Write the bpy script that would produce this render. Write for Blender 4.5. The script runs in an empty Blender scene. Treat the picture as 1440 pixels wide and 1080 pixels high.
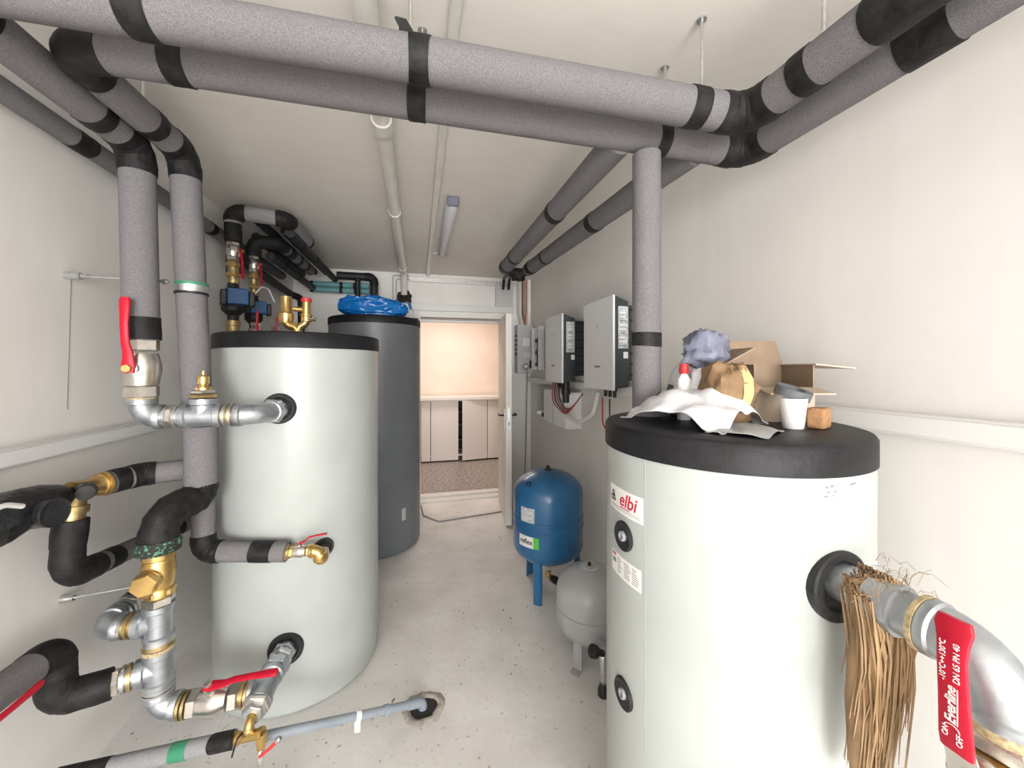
import bpy, math, random
from mathutils import Vector, Matrix, noise
V = Vector
PI = math.pi
rad = math.radians
random.seed(7)
scene = bpy.context.scene
COL = scene.collection

# ------------------------------------------------------------------ camera
cam_d = bpy.data.cameras.new('camera')
cam_d.sensor_width = 36.0
cam_d.lens = 13.5
cam_d.shift_y = -25 / 1440
cam_d.clip_start = 0.02
cam = bpy.data.objects.new('camera', cam_d)
COL.objects.link(cam)
cam.location = (0, 0, 1.58)
cam.rotation_euler = (rad(90), 0, rad(-13.7))
scene.camera = cam

# ------------------------------------------------------------------ world and light
world = bpy.data.worlds.new('sky')
scene.world = world
world.use_nodes = True
wb = world.node_tree.nodes['Background']
wb.inputs[0].default_value = (0.86, 0.93, 1.0, 1)
wb.inputs[1].default_value = 1.0

def area(name, loc, rot, sx, sy, power, col):
    d = bpy.data.lights.new(name, 'AREA')
    d.shape = 'RECTANGLE'
    d.size, d.size_y, d.energy, d.color = sx, sy, power, col
    o = bpy.data.objects.new(name, d)
    COL.objects.link(o)
    o.location = loc
    o.rotation_euler = rot
    return o

# daylight entering by the wide glazed opening in the wall behind the photographer
area('daylight_opening', (0.05, -5.08, 1.42), (rad(90), 0, 0), 2.3, 2.1, 330, (0.985, 0.978, 0.985))
# warm ceiling lamp of the hall beyond the door
area('hall_lamp', (0.4, 5.75, 2.70), (0, 0, 0), 1.6, 0.5, 42, (1.0, 0.88, 0.79))

scene.view_settings.view_transform = 'Standard'
scene.view_settings.look = 'None'
scene.view_settings.exposure = 0.12
scene.view_settings.gamma = 1.0
scene.view_settings.use_curve_mapping = False

# ------------------------------------------------------------------ materials
MATS = {}

def mat(name, col, rough=0.5, metal=0.0, var=0.0, scale=20.0, bump=0.0, bscale=None, spec=0.5, trans=0.0,
        detail=3.0, stretch=None, coat=0.0, col2=None, ramp=(0.35, 0.65), emit=None, alpha=None):
    m = bpy.data.materials.new(name)
    m.use_nodes = True
    nt = m.node_tree
    b = nt.nodes['Principled BSDF']
    b.inputs['Base Color'].default_value = (*col, 1)
    b.inputs['Roughness'].default_value = rough
    b.inputs['Metallic'].default_value = metal
    b.inputs['Specular IOR Level'].default_value = spec
    b.inputs['Coat Weight'].default_value = coat
    b.inputs['Transmission Weight'].default_value = trans
    if emit:
        b.inputs['Emission Color'].default_value = (*emit[0], 1)
        b.inputs['Emission Strength'].default_value = emit[1]
    if var or bump or col2:
        tc = nt.nodes.new('ShaderNodeTexCoord')
        src = tc.outputs['Object']
        if stretch:
            mp = nt.nodes.new('ShaderNodeMapping')
            mp.inputs['Scale'].default_value = stretch
            nt.links.new(src, mp.inputs[0])
            src = mp.outputs[0]
    if var or col2:
        n = nt.nodes.new('ShaderNodeTexNoise')
        n.inputs['Scale'].default_value = scale
        n.inputs['Detail'].default_value = detail
        nt.links.new(src, n.inputs['Vector'])
        r = nt.nodes.new('ShaderNodeValToRGB')
        c2 = col2 if col2 else tuple(min(1, c * (1 + var)) for c in col)
        c1 = col if col2 else tuple(c * (1 - var) for c in col)
        r.color_ramp.elements[0].position = ramp[0]
        r.color_ramp.elements[1].position = ramp[1]
        r.color_ramp.elements[0].color = (*c1, 1)
        r.color_ramp.elements[1].color = (*c2, 1)
        nt.links.new(n.outputs['Fac'], r.inputs[0])
        nt.links.new(r.outputs[0], b.inputs['Base Color'])
    if bump:
        n2 = nt.nodes.new('ShaderNodeTexNoise')
        n2.inputs['Scale'].default_value = bscale or scale
        n2.inputs['Detail'].default_value = 4
        nt.links.new(src, n2.inputs['Vector'])
        bp = nt.nodes.new('ShaderNodeBump')
        bp.inputs['Strength'].default_value = bump
        bp.inputs['Distance'].default_value = 0.01
        nt.links.new(n2.outputs['Fac'], bp.inputs['Height'])
        nt.links.new(bp.outputs[0], b.inputs['Normal'])
    MATS[name] = m
    return m

def plaster(name, c_a, c_b, c_stain, vertical=True):
    """painted plaster: broad blotches, fine grain and faint trowel streaks"""
    m = bpy.data.materials.new(name)
    m.use_nodes = True
    nt = m.node_tree
    L = nt.links.new
    b = nt.nodes['Principled BSDF']
    b.inputs['Roughness'].default_value = 0.85
    b.inputs['Specular IOR Level'].default_value = 0.25
    tc = nt.nodes.new('ShaderNodeTexCoord')
    n1 = nt.nodes.new('ShaderNodeTexNoise'); n1.inputs['Scale'].default_value = 2.2; n1.inputs['Detail'].default_value = 6
    mp = nt.nodes.new('ShaderNodeMapping')
    mp.inputs['Scale'].default_value = (6, 6, .9) if vertical else (3, 9, 3)
    n2 = nt.nodes.new('ShaderNodeTexNoise'); n2.inputs['Scale'].default_value = 1.6; n2.inputs['Detail'].default_value = 5
    n3 = nt.nodes.new('ShaderNodeTexNoise'); n3.inputs['Scale'].default_value = 160; n3.inputs['Detail'].default_value = 2
    L(tc.outputs['Object'], n1.inputs['Vector'])
    L(tc.outputs['Object'], mp.inputs[0]); L(mp.outputs[0], n2.inputs['Vector'])
    L(tc.outputs['Object'], n3.inputs['Vector'])
    r1 = nt.nodes.new('ShaderNodeValToRGB')
    r1.color_ramp.elements[0].position = 0.35; r1.color_ramp.elements[0].color = (*c_a, 1)
    r1.color_ramp.elements[1].position = 0.65; r1.color_ramp.elements[1].color = (*c_b, 1)
    L(n1.outputs['Fac'], r1.inputs[0])
    r2 = nt.nodes.new('ShaderNodeValToRGB')
    r2.color_ramp.elements[0].position = 0.50; r2.color_ramp.elements[0].color = (0, 0, 0, 1)
    r2.color_ramp.elements[1].position = 0.80; r2.color_ramp.elements[1].color = (0.55, 0.55, 0.55, 1)
    L(n2.outputs['Fac'], r2.inputs[0])
    mx = nt.nodes.new('ShaderNodeMixRGB'); mx.blend_type = 'MIX'
    mx.inputs[2].default_value = (*c_stain, 1)
    L(r2.outputs[0], mx.inputs[0]); L(r1.outputs[0], mx.inputs[1])
    L(mx.outputs[0], b.inputs['Base Color'])
    ad = nt.nodes.new('ShaderNodeMath'); ad.operation = 'MULTIPLY_ADD'
    ad.inputs[1].default_value = 0.25
    L(n3.outputs['Fac'], ad.inputs[0]); L(n2.outputs['Fac'], ad.inputs[2])
    bp = nt.nodes.new('ShaderNodeBump'); bp.inputs['Strength'].default_value = 0.14; bp.inputs['Distance'].default_value = 0.005
    L(ad.outputs[0], bp.inputs['Height']); L(bp.outputs[0], b.inputs['Normal'])
    MATS[name] = m
    return m

plaster('wall_plaster', (0.83, 0.805, 0.77), (0.87, 0.85, 0.82), (0.78, 0.75, 0.705))
plaster('ceiling_plaster', (0.84, 0.80, 0.735), (0.88, 0.845, 0.785), (0.79, 0.745, 0.675), False)

def floor_mat():
    m = bpy.data.materials.new('screed')
    m.use_nodes = True
    nt = m.node_tree; L = nt.links.new
    b = nt.nodes['Principled BSDF']
    b.inputs['Roughness'].default_value = 0.8
    tc = nt.nodes.new('ShaderNodeTexCoord')
    n1 = nt.nodes.new('ShaderNodeTexNoise'); n1.inputs['Scale'].default_value = 3.2; n1.inputs['Detail'].default_value = 8
    n2 = nt.nodes.new('ShaderNodeTexNoise'); n2.inputs['Scale'].default_value = 42; n2.inputs['Detail'].default_value = 4
    n3 = nt.nodes.new('ShaderNodeTexNoise'); n3.inputs['Scale'].default_value = 11; n3.inputs['Detail'].default_value = 6
    for n in (n1, n2, n3): L(tc.outputs['Object'], n.inputs['Vector'])
    r1 = nt.nodes.new('ShaderNodeValToRGB')
    r1.color_ramp.elements[0].position = 0.32; r1.color_ramp.elements[0].color = (0.70, 0.675, 0.645, 1)
    r1.color_ramp.elements[1].position = 0.66; r1.color_ramp.elements[1].color = (0.84, 0.82, 0.795, 1)
    L(n1.outputs['Fac'], r1.inputs[0])
    r2 = nt.nodes.new('ShaderNodeValToRGB')
    r2.color_ramp.elements[0].position = 0.26; r2.color_ramp.elements[0].color = (0.45, 0.43, 0.41, 1)
    r2.color_ramp.elements[1].position = 0.36; r2.color_ramp.elements[1].color = (1, 1, 1, 1)
    L(n2.outputs['Fac'], r2.inputs[0])
    mu = nt.nodes.new('ShaderNodeMixRGB'); mu.blend_type = 'MULTIPLY'; mu.inputs[0].default_value = 0.8
    L(r1.outputs[0], mu.inputs[1]); L(r2.outputs[0], mu.inputs[2])
    L(mu.outputs[0], b.inputs['Base Color'])
    bp = nt.nodes.new('ShaderNodeBump'); bp.inputs['Strength'].default_value = 0.35; bp.inputs['Distance'].default_value = 0.01
    L(n3.outputs['Fac'], bp.inputs['Height']); L(bp.outputs[0], b.inputs['Normal'])
    MATS['screed'] = m
floor_mat()

mat('foam_grey', (0.185, 0.177, 0.184), 0.92, var=0.22, scale=330, bump=0.2, bscale=380, spec=0.2)
mat('foam_light', (0.28, 0.28, 0.29), 0.9, var=0.15, scale=330, bump=0.3, bscale=240, spec=0.2)
mat('tape_black', (0.013, 0.0125, 0.0125), 0.6, var=0.5, scale=30, bump=0.5, bscale=38, spec=0.3)
mat('rubber_black', (0.012, 0.012, 0.013), 0.55, bump=0.3, bscale=60)
mat('film_black', (0.016, 0.016, 0.018), 0.30, bump=0.9, bscale=26)
mat('galvanised', (0.43, 0.46, 0.49), 0.40, 0.85, var=0.16, scale=26, bump=0.08, bscale=90)
mat('zinc', (0.60, 0.61, 0.61), 0.32, 0.9, var=0.1, scale=40)
mat('nickel', (0.66, 0.63, 0.58), 0.25, 0.9, var=0.10, scale=30, bump=0.05, bscale=70)
mat('brass', (0.66, 0.45, 0.17), 0.30, 0.92, var=0.14, scale=26)
mat('brass_dull', (0.46, 0.35, 0.17), 0.42, 0.85, var=0.22, scale=34)
mat('hemp_seal', (0.46, 0.37, 0.22), 0.8, 0.2, var=0.3, scale=120)
mat('lever_red', (0.50, 0.006, 0.028), 0.42, spec=0.35, bump=0.05, bscale=60)
mat('cap_red', (0.55, 0.03, 0.03), 0.45)
mat('tank_paint', (0.43, 0.46, 0.442), 0.33, var=0.035, scale=5, bump=0.05, bscale=5, coat=0.1)
mat('tank_dark', (0.13, 0.14, 0.15), 0.40, var=0.06, scale=6, bump=0.06, bscale=6)
mat('lid_black', (0.011, 0.011, 0.013), 0.5, spec=0.3, var=0.2, scale=30, bump=0.15, bscale=90)
mat('vessel_blue', (0.018, 0.125, 0.29), 0.30, var=0.10, scale=9, coat=0.35)
mat('vessel_grey', (0.42, 0.43, 0.435), 0.33, var=0.05, scale=9, coat=0.25)
mat('label_white', (0.82, 0.82, 0.80), 0.5)
mat('label_silver', (0.50, 0.52, 0.53), 0.4, var=0.25, scale=60)
mat('print_black', (0.02, 0.02, 0.022), 0.6)
mat('print_red', (0.55, 0.02, 0.05), 0.55)
mat('print_grey', (0.22, 0.22, 0.23), 0.6)
mat('print_white', (0.85, 0.82, 0.82), 0.5)
mat('print_green', (0.10, 0.58, 0.06), 0.5)
mat('pvc_white', (0.76, 0.74, 0.69), 0.35, var=0.04, scale=8)
mat('pvc_grey', (0.27, 0.31, 0.35), 0.33, var=0.06, scale=10)
mat('plastic_white', (0.84, 0.84, 0.83), 0.42)
mat('plastic_light_grey', (0.56, 0.56, 0.55), 0.45)
mat('plastic_grey', (0.36, 0.37, 0.39), 0.45)
mat('diffuser', (0.70, 0.70, 0.74), 0.25, var=0.05, scale=30)
mat('inverter_white', (0.80, 0.81, 0.82), 0.38)
mat('inverter_dark', (0.035, 0.045, 0.048), 0.45)
mat('black_plastic', (0.012, 0.012, 0.014), 0.4)
mat('door_paint', (0.78, 0.75, 0.69), 0.42)
mat('frame_paint', (0.72, 0.71, 0.69), 0.42)
mat('threshold_white', (0.74, 0.72, 0.69), 0.45)
mat('hall_wall', (0.80, 0.68, 0.59), 0.85, var=0.03, scale=3)
mat('cabinet_white', (0.70, 0.655, 0.62), 0.4)
mat('hall_floor', (0.12, 0.10, 0.09), 0.35, col2=(0.46, 0.41, 0.375), scale=30, detail=8)
mat('gap_shade', (0.03, 0.026, 0.024), 0.8)  # near-black standing in for the shade inside the ajar cupboard
mat('copper', (0.62, 0.32, 0.20), 0.38, 0.8)
mat('wire_cream', (0.66, 0.60, 0.54), 0.55)
mat('wire_red', (0.48, 0.05, 0.05), 0.5)
mat('wire_black', (0.015, 0.015, 0.016), 0.5)
mat('cable_white', (0.74, 0.73, 0.70), 0.45)
mat('turquoise_foam', (0.16, 0.36, 0.37), 0.75, var=0.12, scale=30)
mat('green_tape', (0.04, 0.24, 0.13), 0.5)
mat('green_patina', (0.09, 0.25, 0.16), 0.8, col2=(0.02, 0.022, 0.02), scale=80, ramp=(0.38, 0.45))
mat('bag_blue', (0.006, 0.15, 0.47), 0.24, bump=0.5, bscale=22)
mat('pump_blue', (0.006, 0.085, 0.24), 0.4)
mat('plastic_film', (0.80, 0.81, 0.84), 0.22, bump=0.4, bscale=30)
mat('cardboard', (0.31, 0.225, 0.155), 0.85, var=0.10, scale=14)
mat('cardboard_pale', (0.56, 0.45, 0.35), 0.85, var=0.08, scale=14)
mat('kraft_paper', (0.27, 0.17, 0.09), 0.8, var=0.30, scale=10, bump=0.5, bscale=18)
mat('masking_yellow', (0.52, 0.42, 0.20), 0.7)
mat('rag_blue', (0.19, 0.20, 0.27), 0.95, var=0.25, scale=14, bump=0.5, bscale=30)
mat('grey_tape_roll', (0.13, 0.14, 0.155), 0.5)
mat('sponge_orange', (0.42, 0.23, 0.11), 0.9, var=0.15, scale=60, bump=0.5, bscale=80)
mat('hemp_fibre', (0.36, 0.235, 0.125), 0.8, var=0.40, scale=16, stretch=(1, 1, 0.25))
mat('plinth_and_shade', (0.05, 0.05, 0.05), 0.7)  # dark plinth colour, also used to paint shade in cupboard and door head
mat('debris', (0.12, 0.11, 0.10), 0.9, col2=(0.6, 0.57, 0.52), scale=3)
mat('hole_dark', (0.03, 0.027, 0.024), 0.95)
mat('mortar', (0.45, 0.41, 0.36), 0.95, var=0.25, scale=20, bump=0.8, bscale=30)
mat('cap_slate', (0.17, 0.18, 0.24), 0.45)

# ------------------------------------------------------------------ geometry helpers
WL = {}

def ortho(d):
    d = V(d).normalized()
    a = V((0, 0, 1)) if abs(d.z) < 0.9 else V((1, 0, 0))
    x = d.cross(a).normalized()
    return d, x, d.cross(x).normalized()

class MB:
    def __init__(self):
        self.v = []; self.f = []
    def ring(self, c, x, y, r, n, jit=None, ph=0.0):
        i0 = len(self.v)
        for k in range(n):
            a = 2 * PI * k / n + ph
            rr = r * (jit[k] if jit else 1)
            self.v.append(V(c) + x * (math.cos(a) * rr) + y * (math.sin(a) * rr))
        return i0
    def bridge(self, a, b, n):
        for k in range(n):
            k2 = (k + 1) % n
            self.f.append((a + k, a + k2, b + k2, b + k))
    def lathe(self, o, d, prof, n=24, cap0=True, cap1=True, ph=0.0, xdir=None):
        d, x, y = ortho(d)
        if xdir is not None:
            x = (V(xdir) - d * V(xdir).dot(d)).normalized(); y = d.cross(x)
        o = V(o)
        prev = None; first = None
        for t, r in prof:
            if r < 1e-6:
                i = len(self.v); self.v.append(o + d * t)
                if prev is not None:
                    for k in range(n): self.f.append((prev + k, prev + (k + 1) % n, i))
                elif first is None:
                    first = ('p', i)
                self._apex = i; prev_ap = i
                prev = ('p', i)
                continue
            j = self.ring(o + d * t, x, y, r, n, ph=ph)
            if first is None: first = ('r', j)
            if prev is not None:
                if isinstance(prev, tuple):
                    for k in range(n): self.f.append((prev[1], j + (k + 1) % n, j + k))
                else:
                    self.bridge(prev, j, n)
            prev = j
        if cap0 and first[0] == 'r': self.f.append(tuple(first[1] + k for k in reversed(range(n))))
        if cap1 and not isinstance(prev, tuple): self.f.append(tuple(prev + k for k in range(n)))
        return self
    def tube(self, pts, r, n=16, caps=True, jit=0.0, seed=0):
        pts = [V(p) for p in pts]
        m = len(pts)
        rs = r if isinstance(r, (list, tuple)) else [r] * m
        rng = random.Random(seed)
        tang = []
        for i in range(m):
            a = pts[max(0, i - 1)]; b = pts[min(m - 1, i + 1)]
            tang.append((b - a).normalized())
        d, x, y = ortho(tang[0])
        prev = None
        for i in range(m):
            t = tang[i]
            x = (x - t * x.dot(t)).normalized(); y = t.cross(x)
            j = None
            if jit: j = [1 + rng.uniform(-jit, jit) for _ in range(n)]
            k = self.ring(pts[i], x, y, rs[i], n, j)
            if prev is None:
                if caps: self.f.append(tuple(k + q for q in reversed(range(n))))
            else:
                self.bridge(prev, k, n)
            prev = k
        if caps: self.f.append(tuple(prev + q for q in range(n)))
        return self
    def box(self, c, s, rot=None):
        c = V(c); h = V(s) / 2
        i = len(self.v)
        R = rot if rot is not None else Matrix.Identity(3)
        for sx, sy, sz in ((-1,-1,-1),(1,-1,-1),(1,1,-1),(-1,1,-1),(-1,-1,1),(1,-1,1),(1,1,1),(-1,1,1)):
            self.v.append(c + R @ V((sx * h.x, sy * h.y, sz * h.z)))
        for q in ((0,3,2,1),(4,5,6,7),(0,1,5,4),(1,2,6,5),(2,3,7,6),(3,0,4,7)):
            self.f.append(tuple(i + k for k in q))
        return self
    def poly_extrude(self, pts, d):
        """closed polygon (3-D points) extruded by vector d"""
        d = V(d); n = len(pts); i = len(self.v)
        for p in pts: self.v.append(V(p))
        for p in pts: self.v.append(V(p) + d)
        self.f.append(tuple(i + k for k in reversed(range(n))))
        self.f.append(tuple(i + n + k for k in range(n)))
        for k in range(n):
            k2 = (k + 1) % n
            self.f.append((i + k, i + k2, i + n + k2, i + n + k))
        return self
    def build(self, name, m, parent=None, smooth=True, angle=38, bevel=0.0, subsurf=0, recalc=True):
        me = bpy.data.meshes.new(name)
        off = V((0, 0, 0))
        if parent is not None: off = WL[parent.name]
        me.from_pydata([tuple(p - off) for p in self.v], [], self.f)
        if recalc:
            import bmesh
            bm = bmesh.new(); bm.from_mesh(me)
            bmesh.ops.recalc_face_normals(bm, faces=bm.faces)
            bm.to_mesh(me); bm.free()
        me.materials.append(MATS[m])
        if smooth:
            me.shade_smooth()
            me.set_sharp_from_angle(angle=rad(angle))
        o = bpy.data.objects.new(name, me)
        COL.objects.link(o)
        if parent is not None: o.parent = parent
        WL[o.name] = off
        if bevel:
            b = o.modifiers.new('bevel', 'BEVEL'); b.width = bevel; b.segments = 2; b.limit_method = 'ANGLE'
        if subsurf:
            s = o.modifiers.new('subsurf', 'SUBSURF'); s.levels = subsurf; s.render_levels = subsurf
        return o

def tag(o, label, cat, group=None):
    o['label'] = label; o['category'] = cat
    if group: o['group'] = group
    return o

def thing(name, label, cat, loc, group=None):
    o = bpy.data.objects.new(name, None)
    o.empty_display_size = 0.05
    COL.objects.link(o)
    o.location = loc
    WL[o.name] = V(loc)
    return tag(o, label, cat, group)

def struct(o):
    o['kind'] = 'structure'
    return o

def fillet(pts, R, seg=8):
    """straight stretches and corner arcs of a pipe route"""
    pts = [V(p) for p in pts]
    n = len(pts)
    Rs = R if isinstance(R, (list, tuple)) else [R] * (n - 2)
    straights = []; arcs = []
    cur = pts[0]
    for i in range(1, n - 1):
        a = (pts[i] - pts[i - 1]).normalized(); b = (pts[i + 1] - pts[i]).normalized()
        ang = a.angle(b)
        t = Rs[i - 1] * math.tan(ang / 2)
        p0 = pts[i] - a * t; p1 = pts[i] + b * t
        straights.append((cur, p0))
        nrm = (b - a * b.dot(a)).normalized()
        c = p0 + nrm * Rs[i - 1]
        arc = []
        for k in range(seg + 1):
            q = ang * k / seg
            arc.append(c - nrm * (Rs[i - 1] * math.cos(q)) + a * (Rs[i - 1] * math.sin(q)))
        arcs.append((arc, a, b))
        cur = p1
    straights.append((cur, pts[-1]))
    return straights, arcs

def smooth_path(pts, R, seg=6):
    s, a = fillet(pts, R, seg)
    out = [s[0][0]]
    for arc, _, _ in a: out += arc
    out.append(s[-1][1])
    return out

def band(parent, p, d, r, w, m='tape_black', name='tape_band', n=24, seed=0):
    """a wrap of tape round a pipe, slightly ragged"""
    rng = random.Random(seed + 11)
    b = MB()
    d, x, y = ortho(d)
    prev = None
    offs = [(-w / 2, 1.0), (-w / 2, 1.045), (-w / 6, 1.06), (w / 6, 1.05), (w / 2, 1.05), (w / 2, 1.0)]
    sk0, sk1 = rng.uniform(-.1, .1) * w, rng.uniform(-.1, .1) * w
    for t, k in offs:
        i = len(b.v)
        for q in range(n):
            a = 2 * PI * q / n
            rr = r * (k + (rng.uniform(-.01, .012) if k > 1 else 0))
            tt = t + math.sin(a + 1) * (sk0 if t < 0 else sk1)
            b.v.append(V(p) + d * tt + x * (math.cos(a) * rr) + y * (math.sin(a) * rr))
        if prev is not None: b.bridge(prev, i, n)
        prev = i
    return b.build(name, m, parent, angle=60)

def pipe_run(name, label, pts, r, R, bands=(), cat='pipe', group=None, m='foam_grey', elbow_m='tape_black',
             over=0.03, skip=(), n=28, elbow_k=1.07, part='insulation', elbow='elbow_tape', seed=0):
    """insulated pipe: one foam sleeve per straight stretch, taped elbows, tape bands (stretch, metres from its start, width[, material])"""
    t = thing(name, label, cat, pts[0], group)
    st, arcs = fillet(pts, R, 14)
    for i, (a, b) in enumerate(st):
        if i in skip or (b - a).length < 0.004: continue
        MB().tube([a, b], r, n).build(part, m, t)
    for i, (arc, a, b) in enumerate(arcs):
        path = [arc[0] - a * over, arc[0] - a * over * .5] + arc + [arc[-1] + b * over * .5, arc[-1] + b * over]
        k = elbow_k
        rs = [r * (k - .03)] + [r * (k - .014 + .022 * (q % 4) / 3 + .010 * math.sin(1.3 * q + seed)) for q in range(len(path) - 2)] + [r * (k - .02)]
        MB().tube(path, rs, n, jit=.012, seed=seed + i).build(elbow, elbow_m, t, angle=70)
    for q, bd in enumerate(bands):
        i, dist, w = bd[:3]
        mm = bd[3] if len(bd) > 3 else 'tape_black'
        a, b = st[i]
        d = (b - a).normalized()
        band(t, a + d * dist, d, r, w, mm, seed=seed + q)
    return t

def hexnut(parent, p, d, r, w, m='nickel', name='hex_nut', ph=0.3):
    c = r * .08
    b = MB().lathe(V(p) - V(d).normalized() * w / 2, d, [(0, r * .9), (c, r), (w - c, r), (w, r * .9)], 6, ph=ph)
    return b.build(name, m, parent, angle=25)

def elbow90(parent, corner, din, dout, r, R, m='galvanised', collar=1.16, cw=0.022, name='elbow', n=24):
    """cast elbow with reinforced rims; din points into the corner, dout away from it"""
    din = V(din).normalized(); dout = V(dout).normalized(); corner = V(corner)
    _, arcs = fillet([corner - din * R * 1.6, corner, corner + dout * R * 1.6], R * .85, 10)
    arc = arcs[0][0]
    e = R - R * .85
    path = [arc[0] - din * e] + arc + [arc[-1] + dout * e]
    b = MB().tube(path, r, n)
    for p, d in ((path[0], -din), (path[-1], dout)):
        b.lathe(p - d * cw, d, [(0, r), (.004, r * collar), (cw, r * collar), (cw + .003, r * collar * .96), (cw + .003, r * .5)], n)
    return b.build(name, m, parent)

def tee(parent, c, d, dbranch, r, half, blen, m='galvanised', name='tee', n=24, collar=1.16, cw=0.02):
    c = V(c); d = V(d).normalized(); q = V(dbranch).normalized()
    pr = [(-half, r * .6), (-half, r * collar), (-half + cw, r * collar), (-half + cw + .005, r), (half - cw - .005, r), (half - cw, r * collar), (half, r * collar), (half, r * .6)]
    b = MB().lathe(c, d, pr, n)
    b.lathe(c, q, [(0, r * .96), (blen - cw - .005, r * .96), (blen - cw, r * collar), (blen, r * collar), (blen, r * .6)], n)
    return b.build(name, m, parent)

def nipple(parent, a, b, r, m='zinc', name='nipple', n=20):
    return MB().tube([a, b], r, n).build(name, m, parent)

def strip(pts, widths, wdir, th):
    """flat bar following pts, width along wdir, closed, as MB"""
    pts = [V(p) for p in pts]; wdir = V(wdir).normalized()
    b = MB(); prev = None; m = len(pts)
    for i in range(m):
        t = (pts[min(m - 1, i + 1)] - pts[max(0, i - 1)]).normalized()
        w = (wdir - t * wdir.dot(t)).normalized()
        nn = t.cross(w)
        k = len(b.v); hw = widths[i] / 2; ht = th / 2
        for sw, sn in ((-1, -.6), (-.75, -1), (.75, -1), (1, -.6), (1, .6), (.75, 1), (-.75, 1), (-1, .6)):
            b.v.append(pts[i] + w * (sw * hw) + nn * (sn * ht))
        if prev is None: b.f.append(tuple(k + q for q in reversed(range(8))))
        else: b.bridge(prev, k, 8)
        prev = k
    b.f.append(tuple(prev + q for q in range(8)))
    return b

def ball_valve(label, c, d, length, r, stem, lev, lever_len, name='ball_valve', group=None, rise=0.012, lw=1.0,
               end_m='nickel', body_m='nickel', tip=0.0, nut_m='brass'):
    """ball valve about c, bore along d, stem along `stem`, red lever running along `lev`"""
    c = V(c); d = V(d).normalized(); s = V(stem).normalized(); lv = V(lev).normalized()
    t = thing(name, label, 'valve', c - d * length / 2, group)
    h = length / 2
    MB().lathe(c, d, [(-h * .62, r * .8), (-h * .58, r * 1.06), (-h * .42, r * 1.12), (-h * .2, r * 1.2), (0, r * 1.24), (h * .2, r * 1.2),
                      (h * .42, r * 1.08), (h * .52, r * 1.0), (h * .52, r * .7)], 28).build('body', body_m, t)
    for q in (-1, 1):
        hexnut(t, c + d * (q * h * .80), d, r * 1.14, h * .40, end_m, 'hex_end')
    top = r * 1.24
    MB().lathe(c + s * (r * .9), s, [(0, r * .42), (top * .52, r * .42), (top * .56, r * .26), (top * .82, r * .24)], 16).build('stem', body_m, t)
    p0 = c + s * (r * .9 + top * .72)
    w = lv.cross(s).normalized()
    L = lever_len
    pts = [p0 - lv * r * .35, p0 + lv * r * .2, p0 + lv * (L * .22) + s * rise * .4, p0 + lv * (L * .36) + s * (rise + .3 * r), p0 + lv * (L * .62) + s * (rise + .38 * r),
           p0 + lv * (L * .88) + s * (rise + .36 * r + tip * .6), p0 + lv * (L * .97) + s * (rise + .36 * r + tip), p0 + lv * L + s * (rise + .36 * r + tip)]
    lo = strip(pts, [r * .6 * lw, r * .82 * lw, r * .60 * lw, r * .50 * lw, r * .50 * lw, r * .62 * lw, r * .66 * lw, r * .40 * lw], w, r * .26).build('lever', 'lever_red', t, angle=50)
    hexnut(lo, p0 + s * (r * .24), s, r * .32, r * .30, nut_m, 'lever_nut')
    return t

def cyl_patch(parent, c, r, a0, a1, z0, z1, m, name, th=0.0012, n=10):
    b = MB(); c = V(c)
    cols = []
    for k in range(n + 1):
        a = rad(a0 + (a1 - a0) * k / n)
        i = len(b.v)
        for rr, z in ((r, z0), (r, z1), (r + th, z0), (r + th, z1)):
            b.v.append(V((c.x + math.cos(a) * rr, c.y + math.sin(a) * rr, z)))
        cols.append(i)
    for k in range(n):
        i, j = cols[k], cols[k + 1]
        b.f += [(i + 2, j + 2, j + 3, i + 3), (i, i + 1, j + 1, j), (i + 1, i + 3, j + 3, j + 1), (i, j, j + 2, i + 2)]
    i, j = cols[0], cols[-1]
    b.f += [(i, i + 2, i + 3, i + 1), (j, j + 1, j + 3, j + 2)]
    return b.build(name, m, parent)

def text_mesh(txt, size, shear=0.0, bold=0.0, align='CENTER', depth=0.0006, spacing=1.0):
    cu = bpy.data.curves.new('lettering', 'FONT')
    cu.body = txt; cu.size = size; cu.shear = shear; cu.offset = bold
    cu.align_x = align; cu.align_y = 'CENTER'; cu.extrude = depth; cu.space_character = spacing
    cu.resolution_u = 3
    o = bpy.data.objects.new('lettering', cu)
    COL.objects.link(o)
    bpy.context.view_layer.update()
    dg = bpy.context.evaluated_depsgraph_get()
    me = bpy.data.meshes.new_from_object(o.evaluated_get(dg))
    bpy.data.objects.remove(o); bpy.data.curves.remove(cu)
    return me

def place_text(parent, txt, size, m, f, name='lettering', **kw):
    me = text_mesh(txt, size, **kw)
    off = WL[parent.name]
    for v in me.vertices: v.co = f(v.co) - off
    me.materials.clear(); me.materials.append(MATS[m])
    me.name = name
    o = bpy.data.objects.new(name, me); COL.objects.link(o); o.parent = parent
    WL[o.name] = off
    return o

def on_cyl(c, r, a_mid, z, tilt=0.0):
    """maps flat lettering onto an upright cylinder, reading left to right as seen from outside"""
    def f(p):
        a = rad(a_mid) + p.x / r
        rr = r + 0.0013 + p.z
        return V((c[0] + math.cos(a) * rr, c[1] + math.sin(a) * rr, z + p.y))
    return f

def on_plane(o, xd, yd):
    xd = V(xd).normalized(); yd = V(yd).normalized(); nd = xd.cross(yd); o = V(o)
    return lambda p: o + xd * p.x + yd * p.y + nd * p.z

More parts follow.
